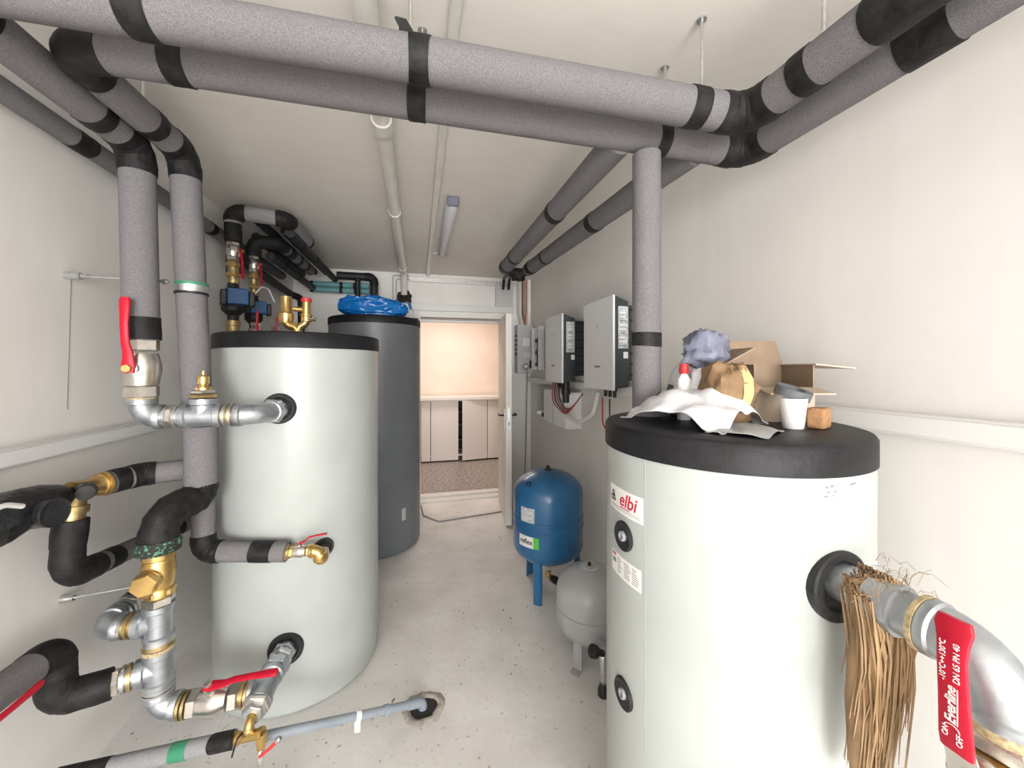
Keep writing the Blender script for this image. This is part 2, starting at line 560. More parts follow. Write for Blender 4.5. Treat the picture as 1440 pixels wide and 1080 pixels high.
def crumple(name, label, cat, c, sx, sy, amp, m, seed, rot=0.0, dome=0.1, nx=22, ny=22, freq=9.0, th=0.002, edge=0.0):
    """a crumpled sheet with real thickness, domed over what it covers"""
    b = MB(); c = V(c)
    top = []
    for j in range(ny + 1):
        for i in range(nx + 1):
            u = i / nx * 2 - 1; v = j / ny * 2 - 1
            x = u * sx / 2; y = v * sy / 2
            q = V((x * freq + seed * 3.1, y * freq - seed, seed * 1.7))
            h = dome * max(0, 1 - (u * u + v * v) * .62) ** .8 + amp * abs(noise.noise(q)) + amp * .5 * noise.noise(q * 2.3)
            x2 = x + amp * .8 * noise.noise(q + V((7, 1, 3))); y2 = y + amp * .8 * noise.noise(q + V((1, 9, 5)))
            xr = x2 * math.cos(rot) - y2 * math.sin(rot); yr = x2 * math.sin(rot) + y2 * math.cos(rot)
            top.append(c + V((xr, yr, max(0.002, h + edge))))
    N = len(top); W = nx + 1
    b.v = top + [p - V((0, 0, th)) for p in top]
    for j in range(ny):
        for i in range(nx):
            k = j * W + i
            b.f.append((k, k + 1, k + W + 1, k + W)); b.f.append((N + k, N + k + W, N + k + W + 1, N + k + 1))
    rim = [i for i in range(W)] + [j * W + nx for j in range(1, ny + 1)] + [ny * W + i for i in range(nx - 1, -1, -1)] + [j * W for j in range(ny - 1, 0, -1)]
    for k in range(len(rim)):
        a, d = rim[k], rim[(k + 1) % len(rim)]
        b.f.append((a, N + a, N + d, d))
    o = b.build(name, m, None, angle=55)
    return tag(o, label, cat)

def lump(name, c, s, m, seed, amp=.25, freq=2.0, parent=None, rot=None, n=36):
    b = MB()
    R = rot if rot is not None else Matrix.Identity(3)
    rows = []
    for j in range(1, n // 2):
        th = PI * j / (n // 2); i0 = len(b.v); rows.append(i0)
        for k in range(n):
            ph = 2 * PI * k / n
            p = V((math.sin(th) * math.cos(ph), math.sin(th) * math.sin(ph), math.cos(th)))
            q = p * freq + V((seed * 5.3, seed, -seed))
            f = 1 + amp * noise.noise(q) + amp * .6 * abs(noise.noise(q * 2.2)) + amp * .35 * noise.noise(q * 4.7)
            b.v.append(V(c) + R @ V((p.x * s[0] * f, p.y * s[1] * f, p.z * s[2] * f)))
    for a, d in zip(rows, rows[1:]): b.bridge(d, a, n)
    i = len(b.v); b.v.append(V(c) + R @ V((0, 0, s[2]))); b.v.append(V(c) + R @ V((0, 0, -s[2])))
    for k in range(n):
        b.f.append((i, rows[0] + k, rows[0] + (k + 1) % n)); b.f.append((i + 1, rows[-1] + (k + 1) % n, rows[-1] + k))
    return b.build(name, m, parent, angle=60)

# ------------------------------------------------------------------ the room
XL, XR, YF, YB, ZC = -1.26, 1.30, 4.40, -5.20, 2.61
WT = 0.30                       # far wall thickness
DX0, DX1, DZ = 0.0, 1.0, 2.13    # door opening
floor = struct(MB().box(((XL + XR) / 2, (YB + YF + WT) / 2, -0.05), (XR - XL + .4, YF + WT - YB, 0.1)).build('floor', 'screed', smooth=False))
ceil = struct(MB().box(((XL + XR) / 2, (YB + YF + WT) / 2, ZC + .05), (XR - XL + .4, YF + WT - YB, 0.1)).build('ceiling', 'ceiling_plaster', smooth=False))
wl = struct(MB().box((XL - .1, (YB + YF + WT) / 2, ZC / 2), (0.2, YF + WT - YB, ZC)).build('wall_left', 'wall_plaster', smooth=False))
wr = struct(MB().box((XR + .1, (YB + YF + WT) / 2, ZC / 2), (0.2, YF + WT - YB, ZC)).build('wall_right', 'wall_plaster', smooth=False))
b = MB()
b.box(((XL + DX0) / 2, YF + WT / 2, ZC / 2), (DX0 - XL, WT, ZC))
b.box(((XR + DX1) / 2, YF + WT / 2, ZC / 2), (XR - DX1, WT, ZC))
b.box(((DX0 + DX1) / 2, YF + WT / 2, (ZC + DZ) / 2), (DX1 - DX0, WT, ZC - DZ))
struct(b.build('wall_far', 'wall_plaster', smooth=False))
# wall behind the photographer with its wide opening (the source of the daylight)
b = MB()
b.box((XL + .06, YB - .1, ZC / 2), (0.12, .2, ZC)); b.box((XR - .04, YB - .1, ZC / 2), (0.08, .2, ZC))
b.box(((XL + XR) / 2, YB - .1, ZC - .06), (XR - XL, .2, 0.12)); b.box(((XL + XR) / 2, YB - .1, .15), (XR - XL, .2, 0.30))
struct(b.build('wall_back', 'wall_plaster', smooth=False))

MB().box((XL + .0005, 1.775, 1.67), (.001, .0025, .50), Matrix.Rotation(rad(-2), 3, 'X')).build('pencil_line', 'print_grey', wl, smooth=False)
# wall trunking (cable duct) along both long walls
def duct(label, x, y0, y1, z, s, hh=0.062, dep=0.035):
    t = thing('wall_trunking', label, 'trunking', (x, y0, z))
    xc = x + s * dep / 2
    MB().box((xc, (y0 + y1) / 2, z), (dep, y1 - y0, hh)).build('channel', 'plastic_white', t, bevel=.003)
    MB().box((x + s * (dep + .003), (y0 + y1) / 2, z), (0.006, y1 - y0, hh * .78)).build('cover', 'plastic_white', t, bevel=.002)
    return t
duct('long white cable trunking running low along the left wall', XL, YB, 2.25, 1.295, 1)
duct('long white cable trunking along the right wall behind the front tank', XR, YB, 4.38, 1.424, -1)

# door in the far wall
t = struct(thing('trim_1', 'white painted steel door frame in the far wall', 'door frame', (DX0, YF, 0)))
del t['label'], t['category']
for x0, x1 in ((DX0 - .055, DX0 + .012), (DX1 - .012, DX1 + .055)):
    MB().box(((x0 + x1) / 2, YF - .012, (DZ + .07) / 2), (x1 - x0, .03, DZ + .07)).build('jamb_face', 'frame_paint', t, bevel=.003)
for x in (DX0 + .012, DX1 - .012):
    MB().box((x, YF + WT / 2, DZ / 2), (.022, WT, DZ)).build('jamb_lining', 'frame_paint', t, smooth=False)
MB().box(((DX0 + DX1) / 2 - .06, YF - .02, DZ + .105), (DX1 - DX0 + .30, .045, .075)).build('head_face', 'frame_paint', t, bevel=.003)
MB().box(((DX0 + DX1) / 2, YF + .03, DZ + .035), (DX1 - DX0, .05, .07)).build('head_shade_strip', 'plinth_and_shade', t, smooth=False)  # near-black strip painting the shade on the lintel underside
MB().box(((DX0 + DX1) / 2, YF + WT - .03, DZ - .01), (DX1 - DX0, .06, .028)).build('head_lining', 'frame_paint', t, smooth=False)
t = struct(thing('trim_2', 'x', 'x', (DX0, YF + WT, 0)))
del t['label'], t['category']
for k, (y, w, h) in enumerate(((YF + WT - .11, .10, .022), (YF + WT + .02, .10, .036))):
    MB().box(((DX0 + DX1) / 2, y, h / 2), (DX1 - DX0 - .03, w, h)).build('threshold_bar', 'threshold_white', t, bevel=.004)

# door leaf, swung into the room
hinge = V((0.965, YF - .03, 0)); leafdir = V((-0.07, -0.70, 0)).normalized(); leafn = V((leafdir.y, -leafdir.x, 0))  # leafn points to -x side
LW, LT, LH = 0.70, 0.062, 2.10
t = struct(thing('door_1', 'x', 'x', hinge))
del t['label'], t['category']
def leafbox(u0, u1, n0, n1, z0, z1):
    ps = [hinge + leafdir * u + leafn * n + V((0, 0, z0)) for u, n in ((u0, n0), (u1, n0), (u1, n1), (u0, n1))]
    return MB().poly_extrude(ps, (0, 0, z1 - z0))
leafbox(0, LW, 0, LT, .012, LH).build('leaf', 'door_paint', t, bevel=.003)
leafbox(LW - .001, LW + .003, .018, .044, .93, 1.17).build('lock_plate', 'zinc', t, smooth=False)
leafbox(LW, LW + .006, .025, .038, 1.00, 1.03).build('latch_bolt', 'print_grey', t, smooth=False)
for s in (0, 1):
    n0 = LT if s else -.008
    hp = leafbox(LW - .085, LW - .048, n0, n0 + .008, .92, 1.15).build('handle_plate', 'zinc', t, bevel=.002)
    base = hinge + leafdir * (LW - .067) + leafn * (LT / 2) + V((0, 0, 1.09)); q = 1 if s else -1
    a0 = base + leafn * (q * LT / 2); a1 = base + leafn * (q * (LT / 2 + .055))
    MB().tube(smooth_path([a0, a1, a1 - leafdir * .12], .015), .0095, 12).build('door_handle', 'black_plastic', hp)
for z in (.25, 1.05, 1.85):
    MB().lathe(hinge + V((.012, 0, z)), (0, 0, 1), [(0, .009), (.09, .009)], 10).build('hinge', 'zinc', t)

# ------------------------------------------------------------------ the hall beyond
HY0, HY1 = YF + WT, 6.95
struct(MB().box((0.4, (HY0 + HY1) / 2, -0.05), (4.6, HY1 - HY0, 0.1)).build('floor_hall', 'hall_floor', smooth=False))
struct(MB().box((0.4, HY1 + .05, 1.4), (4.6, .1, 2.8)).build('wall_hall_back', 'hall_wall', smooth=False))
struct(MB().box((-1.95, (HY0 + HY1) / 2, 1.4), (.1, HY1 - HY0, 2.8)).build('wall_hall_left', 'hall_wall', smooth=False))
struct(MB().box((2.75, (HY0 + HY1) / 2, 1.4), (.1, HY1 - HY0, 2.8)).build('wall_hall_right', 'hall_wall', smooth=False))
struct(MB().box((0.4, (HY0 + HY1) / 2, 2.85), (4.8, HY1 - HY0, .1)).build('ceiling_hall', 'hall_wall', smooth=False))
b = MB(); b.box((-1.63, HY0 - .02, 1.4), (.74, .04, 2.8)); b.box((2.1, HY0 - .02, 1.4), (1.2, .04, 2.8)); b.box((0.4, HY0 - .02, 2.70), (4.6, .04, .2))
struct(b.build('wall_hall_front', 'hall_wall', smooth=False))
# low cupboards under a worktop
cy = 6.42
tag(MB().box((0.55, cy + .22, 1.045), (2.6, .58, .05)).build('worktop', 'cabinet_white', None, bevel=.004), 'pale worktop over the low hall cupboards', 'worktop')
t = thing('cupboard', 'low white cupboard beyond the doorway, one door standing ajar', 'cupboard', (0.2, cy, 0))
b = MB(); b.box((.90, cy + .42, .56), (1.72, .04, .92)); b.box((.05, cy + .22, .56), (.02, .44, .92)); b.box((1.75, cy + .22, .56), (.02, .44, .92)); b.box((.9, cy + .22, .10), (1.72, .44, .02)); b.box((.9, cy + .22, 1.01), (1.72, .44, .02))
b.build('carcass', 'cabinet_white', t, smooth=False)
MB().box((.90, cy + .06, .045), (1.70, .03, .09)).build('plinth', 'plinth_and_shade', t, smooth=False)
def cdoor(x0, x1, ang, hx):
    w = x1 - x0
    R = Matrix.Rotation(rad(ang), 3, 'Z')
    h = V((hx, cy, .52)); off = V(((x0 + x1) / 2 - hx, 0, 0))
    return MB().box(h + R @ off, (w, .02, .99), R).build('cupboard_door', 'cabinet_white', t, bevel=.002)
cdoor(.045, .19, 0, .045); cdoor(.20, .645, 0, .20); cdoor(.70, 1.13, 9, 1.13); cdoor(1.14, 1.42, 0, 1.14); cdoor(1.43, 1.75, 0, 1.43)
for k, z in enumerate((.35, .60, .82)):  # shelves and back sheet coloured near-black for the shade in the door gap
    MB().box((.665, cy + .2, z), (.16, .36, .015)).build('inner_shelf', 'plinth_and_shade', t, smooth=False)
MB().box((.665, cy + .38, .56), (.3, .01, .88)).build('gap_shade_sheet', 'gap_shade', t, smooth=False)
t = thing('cupboard', 'narrow low white cupboard left of the ajar one, half hidden by the dark tank', 'cupboard', (-.35, cy, 0))
MB().box((-.36, cy + .22, .56), (.78, .44, .92)).build('carcass', 'cabinet_white', t, smooth=False)
MB().box((-.36, cy - .001, .56), (.76, .02, .90)).build('cupboard_door', 'cabinet_white', t, bevel=.002)

# ------------------------------------------------------------------ storage tanks
def tank(name, label, cx, cy, r, h, lid_h, paint, n=96, lidk=1.012):
    t = thing(name, label, 'tank', (cx, cy, 0))
    c = (cx, cy, 0)
    MB().lathe(c, (0, 0, 1), [(.0, r - .05), (.006, r - .02), (.022, r - .003), (.035, r), (h - lid_h - .004, r), (h - lid_h, r - .004), (h - lid_h, r * .5)], n).build('body', paint, t)
    MB().lathe(c, (0, 0, 1), [(h - lid_h, r * .5), (h - lid_h - .002, r * lidk), (h - .012, r * lidk), (h - .003, r * lidk - .006), (h, r * lidk - .016), (h, r * .3)], n).build('lid', 'lid_black', t)
    return t
def collar(t, p, d, r, name='rubber_collar'):
    d = V(d).normalized()
    return MB().lathe(V(p) - d * .012, d, [(0, r), (.018, r), (.022, r * .95), (.020, r * .72), (.012, r * .66)], 32).build(name, 'rubber_black', t)

AC = V((-.61, 2.29, 0)); AR = .387
ta = tank('storage_tank', 'tall pale grey storage tank with black lid, piped at the left wall', AC.x, AC.y, AR, 1.738, .072, 'tank_paint')
def on_tank(c, r, x, z):
    y = c.y - math.sqrt(r * r - (x - c.x) ** 2)
    return V((x, y, z)), V(((x - c.x), y - c.y, 0)).normalized()
pu, nu = on_tank(AC, AR, -.600, 1.392); pl, nl = on_tank(AC, AR, -.575, .318); pm, nm = on_tank(AC, AR, -.430, .735)
collar(ta, pu, nu, .068); collar(ta, pl, nl, .072); collar(ta, pm, nm, .045)

TB = V((-.374, 3.658, 0))
tb = tank('storage_tank', 'tall dark grey storage tank with black lid beside the doorway', TB.x, TB.y, .387, 2.00, .062, 'tank_dark')
cyl_patch(tb, TB, .3872, -52, -46, .28, .38, 'tank_paint', 'scuff_mark')

TC = V((.877, .96, 0)); TR = .334
tc_ = tank('storage_tank', 'short pale grey storage tank with maker labels in the right foreground', TC.x, TC.y, TR, 1.415, .068, 'tank_paint')
cyl_patch(tc_, TC, TR, -163.6, -163.2, .02, 1.345, 'vessel_grey', 'seam', .0008, 1)
for z in (1.118, .690):
    a = rad(-177.2)
    d = V((math.cos(a), math.sin(a), 0)); p = TC + d * TR + V((0, 0, z))
    o = MB().lathe(p - d * .004, d, [(0, .040), (.008, .040), (.011, .037), (.006, .024), (.006, .0)], 32).build('port_cover', 'rubber_black', tc_)
    MB().lathe(p + d * .001, d, [(0, .014), (.008, .013), (.009, .009), (.002, .008), (.002, 0)], 20).build('port_plug', 'plastic_grey', o)
lab = cyl_patch(tc_, TC, TR, 169, 195.8, 1.175, 1.243, 'label_white', 'maker_label')
f = on_cyl(TC, TR, 182.4, 1.211)
place_text(lab, 'elbi', .052, 'print_red', on_cyl(TC, TR, 185.4, 1.214), shear=.25, bold=.0006)
cyl_patch(lab, TC, TR + .0004, 179.5, 187.2, 1.1920, 1.1945, 'print_red', 'underline')
cyl_patch(lab, TC, TR + .0004, 171, 194, 1.188, 1.1892, 'print_grey', 'print_line'); cyl_patch(lab, TC, TR + .0004, 171, 194, 1.183, 1.184, 'print_grey', 'print_line')
for dx, dz in ((-.0065, -.006), (.0065, -.006), (0, .007)):
    b = MB(); fm = on_cyl(TC, TR, 173.2, 1.213)
    n = 16; i = len(b.v)
    for rr in (.0085, .0040):
        for k in range(n):
            a = 2 * PI * k / n
            b.v.append(fm(V((dx + math.cos(a) * rr, dz + math.sin(a) * rr, .0006))))
    for k in range(n): b.f.append((k, (k + 1) % n, n + (k + 1) % n, n + k))
    b.build('emblem_ring', 'print_black', lab, recalc=False)
pla = cyl_patch(tc_, TC, TR, 171, 194.6, .998, 1.056, 'label_white', 'data_plate')
cyl_patch(pla, TC, TR + .0004, 172, 176, 1.046, 1.052, 'print_red', 'print_mark')
cyl_patch(pla, TC, TR + .0004, 172.5, 176, 1.026, 1.038, 'print_grey', 'print_mark')
rng = random.Random(3)
for k in range(8):
    z = 1.046 - k * .0055
    for s in range(3):
        a0 = 177.5 + s * 5.8; cyl_patch(pla, TC, TR + .0004, a0, a0 + rng.uniform(2, 5), z, z + .0018, 'print_grey', 'print_line', n=3)
collar(tc_, V((.865, .626, 1.115)), (0, -1, 0), .075)
for k in range(9):
    a = -97 + rng.uniform(-3, 3) + (10 if k > 5 else 0); z = 1.315 + rng.uniform(-.012, .012)
    cyl_patch(tc_, TC, TR, a, a + rng.uniform(.6, 1.8), z, z + rng.uniform(.002, .005), 'print_grey', 'scuff_mark', .0004, 2)

# ------------------------------------------------------------------ expansion vessels
bc = V((.898, 2.60, 0)); br = .246
t = thing('expansion_vessel', 'blue expansion vessel on legs with green and white label', 'expansion vessel', bc)
zb, zt = .205, .845
prof = []
for k in range(13):
    q = PI / 2 * k / 12
    prof.append((zb + .13 * (1 - math.cos(q)), br * math.sin(q) if k else 0))
prof += [(zb + .27, br), (zb + .274, br + .004), (zb + .282, br + .004), (zb + .286, br), (zb + .325, br), (zb + .329, br + .004), (zb + .337, br + .004), (zb + .341, br)]
for k in range(13):
    q = PI / 2 * k / 12
    prof.append((zt - .16 * (1 - math.sin(q)), br * math.cos(q) if k < 12 else 0))
body = MB().lathe(bc, (0, 0, 1), prof, 64).build('body', 'vessel_blue', t)
for a in (-128, -8, 112):
    d = V((math.cos(rad(a)), math.sin(rad(a)), 0)); s = V((-d.y, d.x, 0))
    rr = br * .80
    prof_l = [bc + d * (rr + .012) + s * -.032, bc + d * (rr + .028) + s * -.022, bc + d * (rr + .028) + s * .022, bc + d * (rr + .012) + s * .032, bc + d * (rr + .004) + s * .030, bc + d * (rr + .018) + s * .018, bc + d * (rr + .018) + s * -.018, bc + d * (rr + .004) + s * -.030]
    MB().poly_extrude(prof_l, (0, 0, .30)).build('leg', 'vessel_blue', t)
MB().lathe(bc + V((0, 0, zt - .006)), (0, 0, 1), [(0, .03), (.008, .03), (.010, .014), (.03, .014), (.034, .01), (.034, 0)], 20).build('valve_cap', 'black_plastic', t)
a = rad(-150); d = V((math.cos(a), math.sin(a), .75)).normalized()
MB().lathe(V((bc.x + math.cos(a) * br * .80, bc.y + math.sin(a) * br * .80, .775)), d, [(0, .022), (.006, .022), (.006, .013), (-.004, .013), (-.004, 0)], 20).build('lifting_eye', 'rubber_black', t)
lb = cyl_patch(t, bc, br, -160, -132, .378, .452, 'label_white', 'brand_label'); cyl_patch(t, bc, br, -132, -123, .378, .452, 'print_green', 'label_stripe')
place_text(lb, 'reflex', .045, 'print_black', on_cyl(bc, br, -145.6, .415), bold=.0008)
ib = cyl_patch(t, bc, br, -156, -130, .533, .640, 'label_silver', 'info_label')
for k in range(9): cyl_patch(ib, bc, br + .0004, -153, -153 + rng.uniform(8, 20), .545 + k * .010, .548 + k * .010, 'label_white', 'print_line', n=3)
MB().lathe(bc + V((0, 0, .10)), (0, 0, 1), [(0, .02), (.11, .02)], 16).build('nozzle', 'brass_dull', t)
hexnut(t, bc + V((0, 0, .15)), (0, 0, 1), .03, .03, 'nickel')
t2 = thing('service_valve', 'brass elbow and black service valve under the blue vessel', 'valve', bc + V((0, -.02, .06)))
elbow90(t2, bc + V((0, 0, .085)), (0, 0, -1), (.5, -1, 0), .019, .034, 'brass', cw=.010)
dv = V((.5, -1, 0)).normalized()
MB().lathe(bc + V((0, 0, .085)) + dv * .035, dv, [(0, .016), (.02, .026), (.07, .026), (.08, .018), (.11, .018)], 18).build('valve_body', 'black_plastic', t2)

gc = V((.912, 1.947, 0)); gr = .179
t = thing('expansion_vessel', 'small grey expansion vessel behind the front tank', 'expansion vessel', gc)
zb, zt = .085, .487
prof = []
for k in range(13):
    q = PI / 2 * k / 12
    prof.append((zb + .13 * (1 - math.cos(q)), gr * math.sin(q) if k else 0))
prof += [(.262, gr), (.264, gr + .006), (.276, gr + .006), (.278, gr)]
for k in range(13):
    q = PI / 2 * k / 12
    prof.append((zt - .135 * (1 - math.sin(q)), gr * math.cos(q) if k < 12 else 0))
MB().lathe(gc, (0, 0, 1), prof, 64).build('body', 'vessel_grey', t)
for a in (-140, -20, 100):
    d = V((math.cos(rad(a)), math.sin(rad(a)), 0)); s = V((-d.y, d.x, 0)); rr = gr * .78
    q = [gc + d * rr + s * -.024, gc + d * (rr + .004) + s * -.024, gc + d * (rr + .004) + s * .024, gc + d * rr + s * .024]
    MB().poly_extrude(q, (0, 0, .16)).build('leg', 'vessel_grey', t)
    MB().box(gc + d * (rr + .018) + V((0, 0, .004)), (.05, .05, .006), Matrix.Rotation(rad(a), 3, 'Z')).build('foot', 'vessel_grey', t, smooth=False)
MB().lathe(gc + V((0, 0, zt - .006)), (0, 0, 1), [(0, .048), (.0062, .046), (.007, .0)], 28).build('round_label', 'label_silver', t)
MB().lathe(gc + V((0, 0, zt)), (0, 0, 1), [(0, .010), (.014, .010), (.018, .006), (.018, 0)], 16).build('valve_cap', 'black_plastic', t)

# valve on the floor beside the small grey vessel
t = thing('drain_valve', 'small drain valve with black lever beside the grey vessel', 'valve', (.865, 1.69, .0))
MB().tube(smooth_path([(.88, 1.75, .20), (.865, 1.69, .20), (.865, 1.69, .06)], .03), .020, 14).build('valve_body', 'zinc', t)
MB().lathe((.862, 1.69, .20), (-1, -.2, .5), [(0, .016), (.04, .016), (.05, .03), (.07, .03), (.075, .0)], 14).build('lever', 'black_plastic', t)
MB().lathe((.865, 1.69, .0), (0, 0, 1), [(0, .028), (.03, .028), (.04, .02), (.07, .02)], 14).build('hose_end', 'black_plastic', t)

# ------------------------------------------------------------------ overhead insulated pipes
PI_R = .0515
p1 = pipe_run('insulated_pipe', 'front overhead grey insulated pipe, nearest of the two crossing the room',
     [(-1.0, 1.715, 1.675), (-1.015, 1.715, 2.398), (-1.02, 1.085, 2.408), (.968, .965, 2.338), (.985, .12, 2.338)], .053, [.075, .075, .075],
     bands=[(0, .045, .085), (1, .12, .05), (2, .335, .055), (2, .955, .058), (2, 1.745, .05), (3, .12, .045), (3, .33, .12)], seed=1)
p2 = pipe_run('insulated_pipe', 'rear overhead grey insulated pipe crossing the room, looping down at the left wall',
     [(-.862, 1.825, 1.085), (-.910, 1.805, 2.432), (-.915, 1.275, 2.430), (1.135, 1.14, 2.342), (1.150, .12, 2.342)], .0505, [.075, .075, .075],
     bands=[(1, .13, .05), (2, .20, .055), (2, .845, .05), (2, 1.655, .04), (3, .44, .10)], seed=5)
band(p2, (-.8885, 1.8125, 1.900), (0, 0, 1), .052, .030, 'green_tape', 'joint_tape')
pipe_run('insulated_pipe', 'vertical grey insulated pipe rising from the front right tank lid', [(.747, 1.15, 1.415), (.747, 1.15, 2.292)], .046, .05,
     bands=[(0, .255, .045)], seed=9)
pipe_run('insulated_pipe', 'grey insulated pipe running far along the ceiling, left of the right-hand pair', [(.670, 1.185, 2.355), (.668, 2.98, 2.360)], .052, .05,
     bands=[(0, .64, .05), (0, 1.46, .035), (0, 1.72, .05)], seed=13)
pipe_run('insulated_pipe', 'grey insulated pipe running far along the right wall under the ceiling', [(.955, 1.175, 2.350), (.862, 2.97, 2.360)], .052, .05,
     bands=[(0, .72, .05), (0, 1.42, .03), (0, 1.72, .06)], seed=17)
pipe_run('insulated_pipe', 'slim grey insulated pipe along the top of the left wall', [(-1.195, .9, 2.395), (-1.195, 3.85, 2.395)], .036, .05,
     bands=[(0, .83, .08), (0, 1.72, .05), (0, 2.3, .05)], seed=21)

# threaded hanger rods
def rod(x, y, z0, label):
    t = thing('hanger_rod', label, 'hanger rod', (x, y, z0), 'threaded rods hanging the overhead pipes')
    MB().lathe((x, y, z0), (0, 0, 1), [(0, .0048), (ZC - z0, .0048)], 10).build('rod', 'zinc', t)
    hexnut(t, (x, y, z0 + .012), (0, 0, 1), .010, .010, 'zinc', 'nut')
    MB().lathe((x, y, ZC - .006), (0, 0, 1), [(0, .014), (.006, .014)], 14).build('washer', 'zinc', t)
rod(.816, .972, 2.388, 'threaded rod holding the front overhead pipe near its right elbow')
rod(.823, 1.157, 2.388, 'threaded rod holding the rear overhead pipe near its right elbow')
rod(-.020, 1.030, 2.420, 'threaded rod holding the front overhead pipe at mid room')
rod(.012, 1.205, 2.415, 'short threaded rod holding the rear overhead pipe at mid room')
rod(.975, .74, 2.388, 'threaded rod holding the pipe that returns along the right wall')
rod(-.90, 1.55, 2.435, 'threaded rod above the pipe loop at the left wall')
# loose tape end at the mid-room hanger
tag(strip([(-.03, 1.00, 2.415), (-.038, .985, 2.428), (-.056, .98, 2.434)], [.04, .026, .006], (1, .2, .3), .002).build('tape_tail', 'tape_black'), 'loose black tape end sticking up at the mid-room pipe hanger', 'tape')

# wall bracket holding the second riser
t = thing('pipe_bracket', 'thin zinc bracket rod from the left wall to the taped riser', 'bracket', (XL, 1.755, 1.913))
MB().lathe((XL, 1.755, 1.913), (1, 0, 0), [(0, .013), (.05, .013), (.052, .009), (.07, .009)], 14).build('wall_plug', 'zinc', t)
MB().tube([(XL + .04, 1.755, 1.913), (-.94, 1.765, 1.908)], .0042, 10).build('rod', 'zinc', t)
hexnut(t, (-.955, 1.765, 1.908), (1, 0, 0), .011, .016, 'zinc', 'nut')
o = MB().lathe((-.889, 1.8125, 1.877), (0, 0, 1), [(0, .0535), (0, .0565), (.026, .0565), (.026, .0535)], 32, False, False).build('clamp_ring', 'zinc', t)
band(t, (-.889, 1.8125, 1.872), (0, 0, 1), .0525, .010, 'rubber_black', 'rubber_lining')

# black crossing of hoses where the right ceiling pipes end, with the pipes going on to the corner
t = thing('pipe_junction', 'black taped junction between the two right ceiling pipes near the far wall', 'pipe', (.77, 3.0, 2.33))
MB().tube(smooth_path([(.70, 2.99, 2.345), (.76, 3.00, 2.335), (.78, 3.02, 2.31), (.80, 3.00, 2.335), (.86, 2.985, 2.345)], .01), [.03] * 2 + [.036] * 30 if False else .034, 18, jit=.03, seed=2).build('tape_wrap', 'tape_black', t, angle=70)
lump('tape_knot', (.785, 3.01, 2.32), (.06, .05, .05), 'tape_black', 4, .35, 2, t)
for k, (x0, x1) in enumerate(((.755, .955), (.775, 1.02))):
    MB().tube(smooth_path([(x0, 3.02, 2.315), (x0 + .02, 3.30, 2.40), (x1, 4.30, 2.59), (x1, 4.355, 2.47)], [.05, .05]), .016, 12).build('hose', 'rubber_black', t)
t = tag(MB().box((.972, 4.375, 2.385), (.205, .05, .235)).build('junction_box', 'plastic_light_grey', None, bevel=.004), 'flat grey junction box on the wall above the open door', 'junction box')
t = thing('cable_bundle', 'vertical cables and copper pipes dropping in the far right corner', 'cable', (1.18, 4.37, 2.06))
for k, (x, m, r_) in enumerate(((1.135, 'wire_cream', .012), (1.165, 'pvc_white', .014), (1.195, 'wire_black', .006), (1.215, 'copper', .008), (1.24, 'copper', .008), (1.258, 'wire_cream', .006))):
    MB().tube([(x, 4.385, ZC), (x, 4.385, 2.22), (1.195 + (x - 1.195) * .45 + .01 * (k % 2), 4.33, 2.05)], r_, 10).build('cable', m, t)
# switch / distribution box by the corner
t = thing('distribution_box', 'light grey distribution box with socket in the far right corner', 'electrical box', (1.19, 4.25, 1.50))
MB().box((1.192, 4.325, 1.778), (.185, .15, .555)).build('enclosure', 'plastic_light_grey', t, bevel=.006)
MB().box((1.20, 4.246, 1.855), (.085, .012, .095)).build('switch', 'plastic_white', t, bevel=.003)
MB().box((1.205, 4.245, 1.710), (.105, .02, .075)).build('meter_window', 'diffuser', t, bevel=.006)
o = MB().lathe((1.193, 4.252, 1.575), (0, -1, 0), [(0, .042), (.012, .042), (.014, .036), (.004, .032), (.004, 0)], 24).build('socket', 'plastic_grey', t)
MB().lathe((1.193, 4.245, 1.575), (0, -1, 0), [(0, .022), (.04, .020), (.045, .012), (.045, 0)], 18).build('plug', 'plastic_white', o)
for k in range(5):
    MB().box((1.096, 4.30, 1.93 - k * .052), (.012, .05, .026)).build('knockout', 'black_plastic', t, smooth=False)
MB().box((1.263, 4.235, 1.60), (.04, .03, .09)).build('latch', 'print_black', t, bevel=.003)
tag(MB().tube(smooth_path([(1.195, 4.205, 1.572), (1.195, 4.17, 1.50), (1.19, 4.20, .9), (1.185, 4.25, .3), (1.10, 4.10, .008), (.2, 3.95, .008), (.05, 4.15, .008), (.03, 4.45, .008)], .05), .006, 8).build('power_cord', 'print_grey'), 'thin dark power cord hanging from the corner socket to the floor', 'cord')
# opened breaker housing between the box and the inverter
t = thing('breaker_housing', 'clear breaker housing with exposed wires left of the small inverter', 'electrical box', (1.26, 3.85, 1.52))
MB().box((1.29, 3.95, 1.77), (.02, .26, .46)).build('back_plate', 'plastic_grey', t, smooth=False)
for k in range(2): MB().box((1.25, 3.83 + .24 * k, 1.77), (.07, .012, .46)).build('side_wall', 'diffuser', t, smooth=False)
for k in range(6): MB().box((1.262, 3.95, 1.60 + k * .065), (.036, .17, .04)).build('breaker', 'plastic_white' if k % 2 else 'wire_black', t, bevel=.002)
MB().tube(smooth_path([(1.25, 3.90, 1.95), (1.225, 3.88, 1.80), (1.235, 3.92, 1.62)], .05), .008, 8).build('wire', 'wire_black', t)

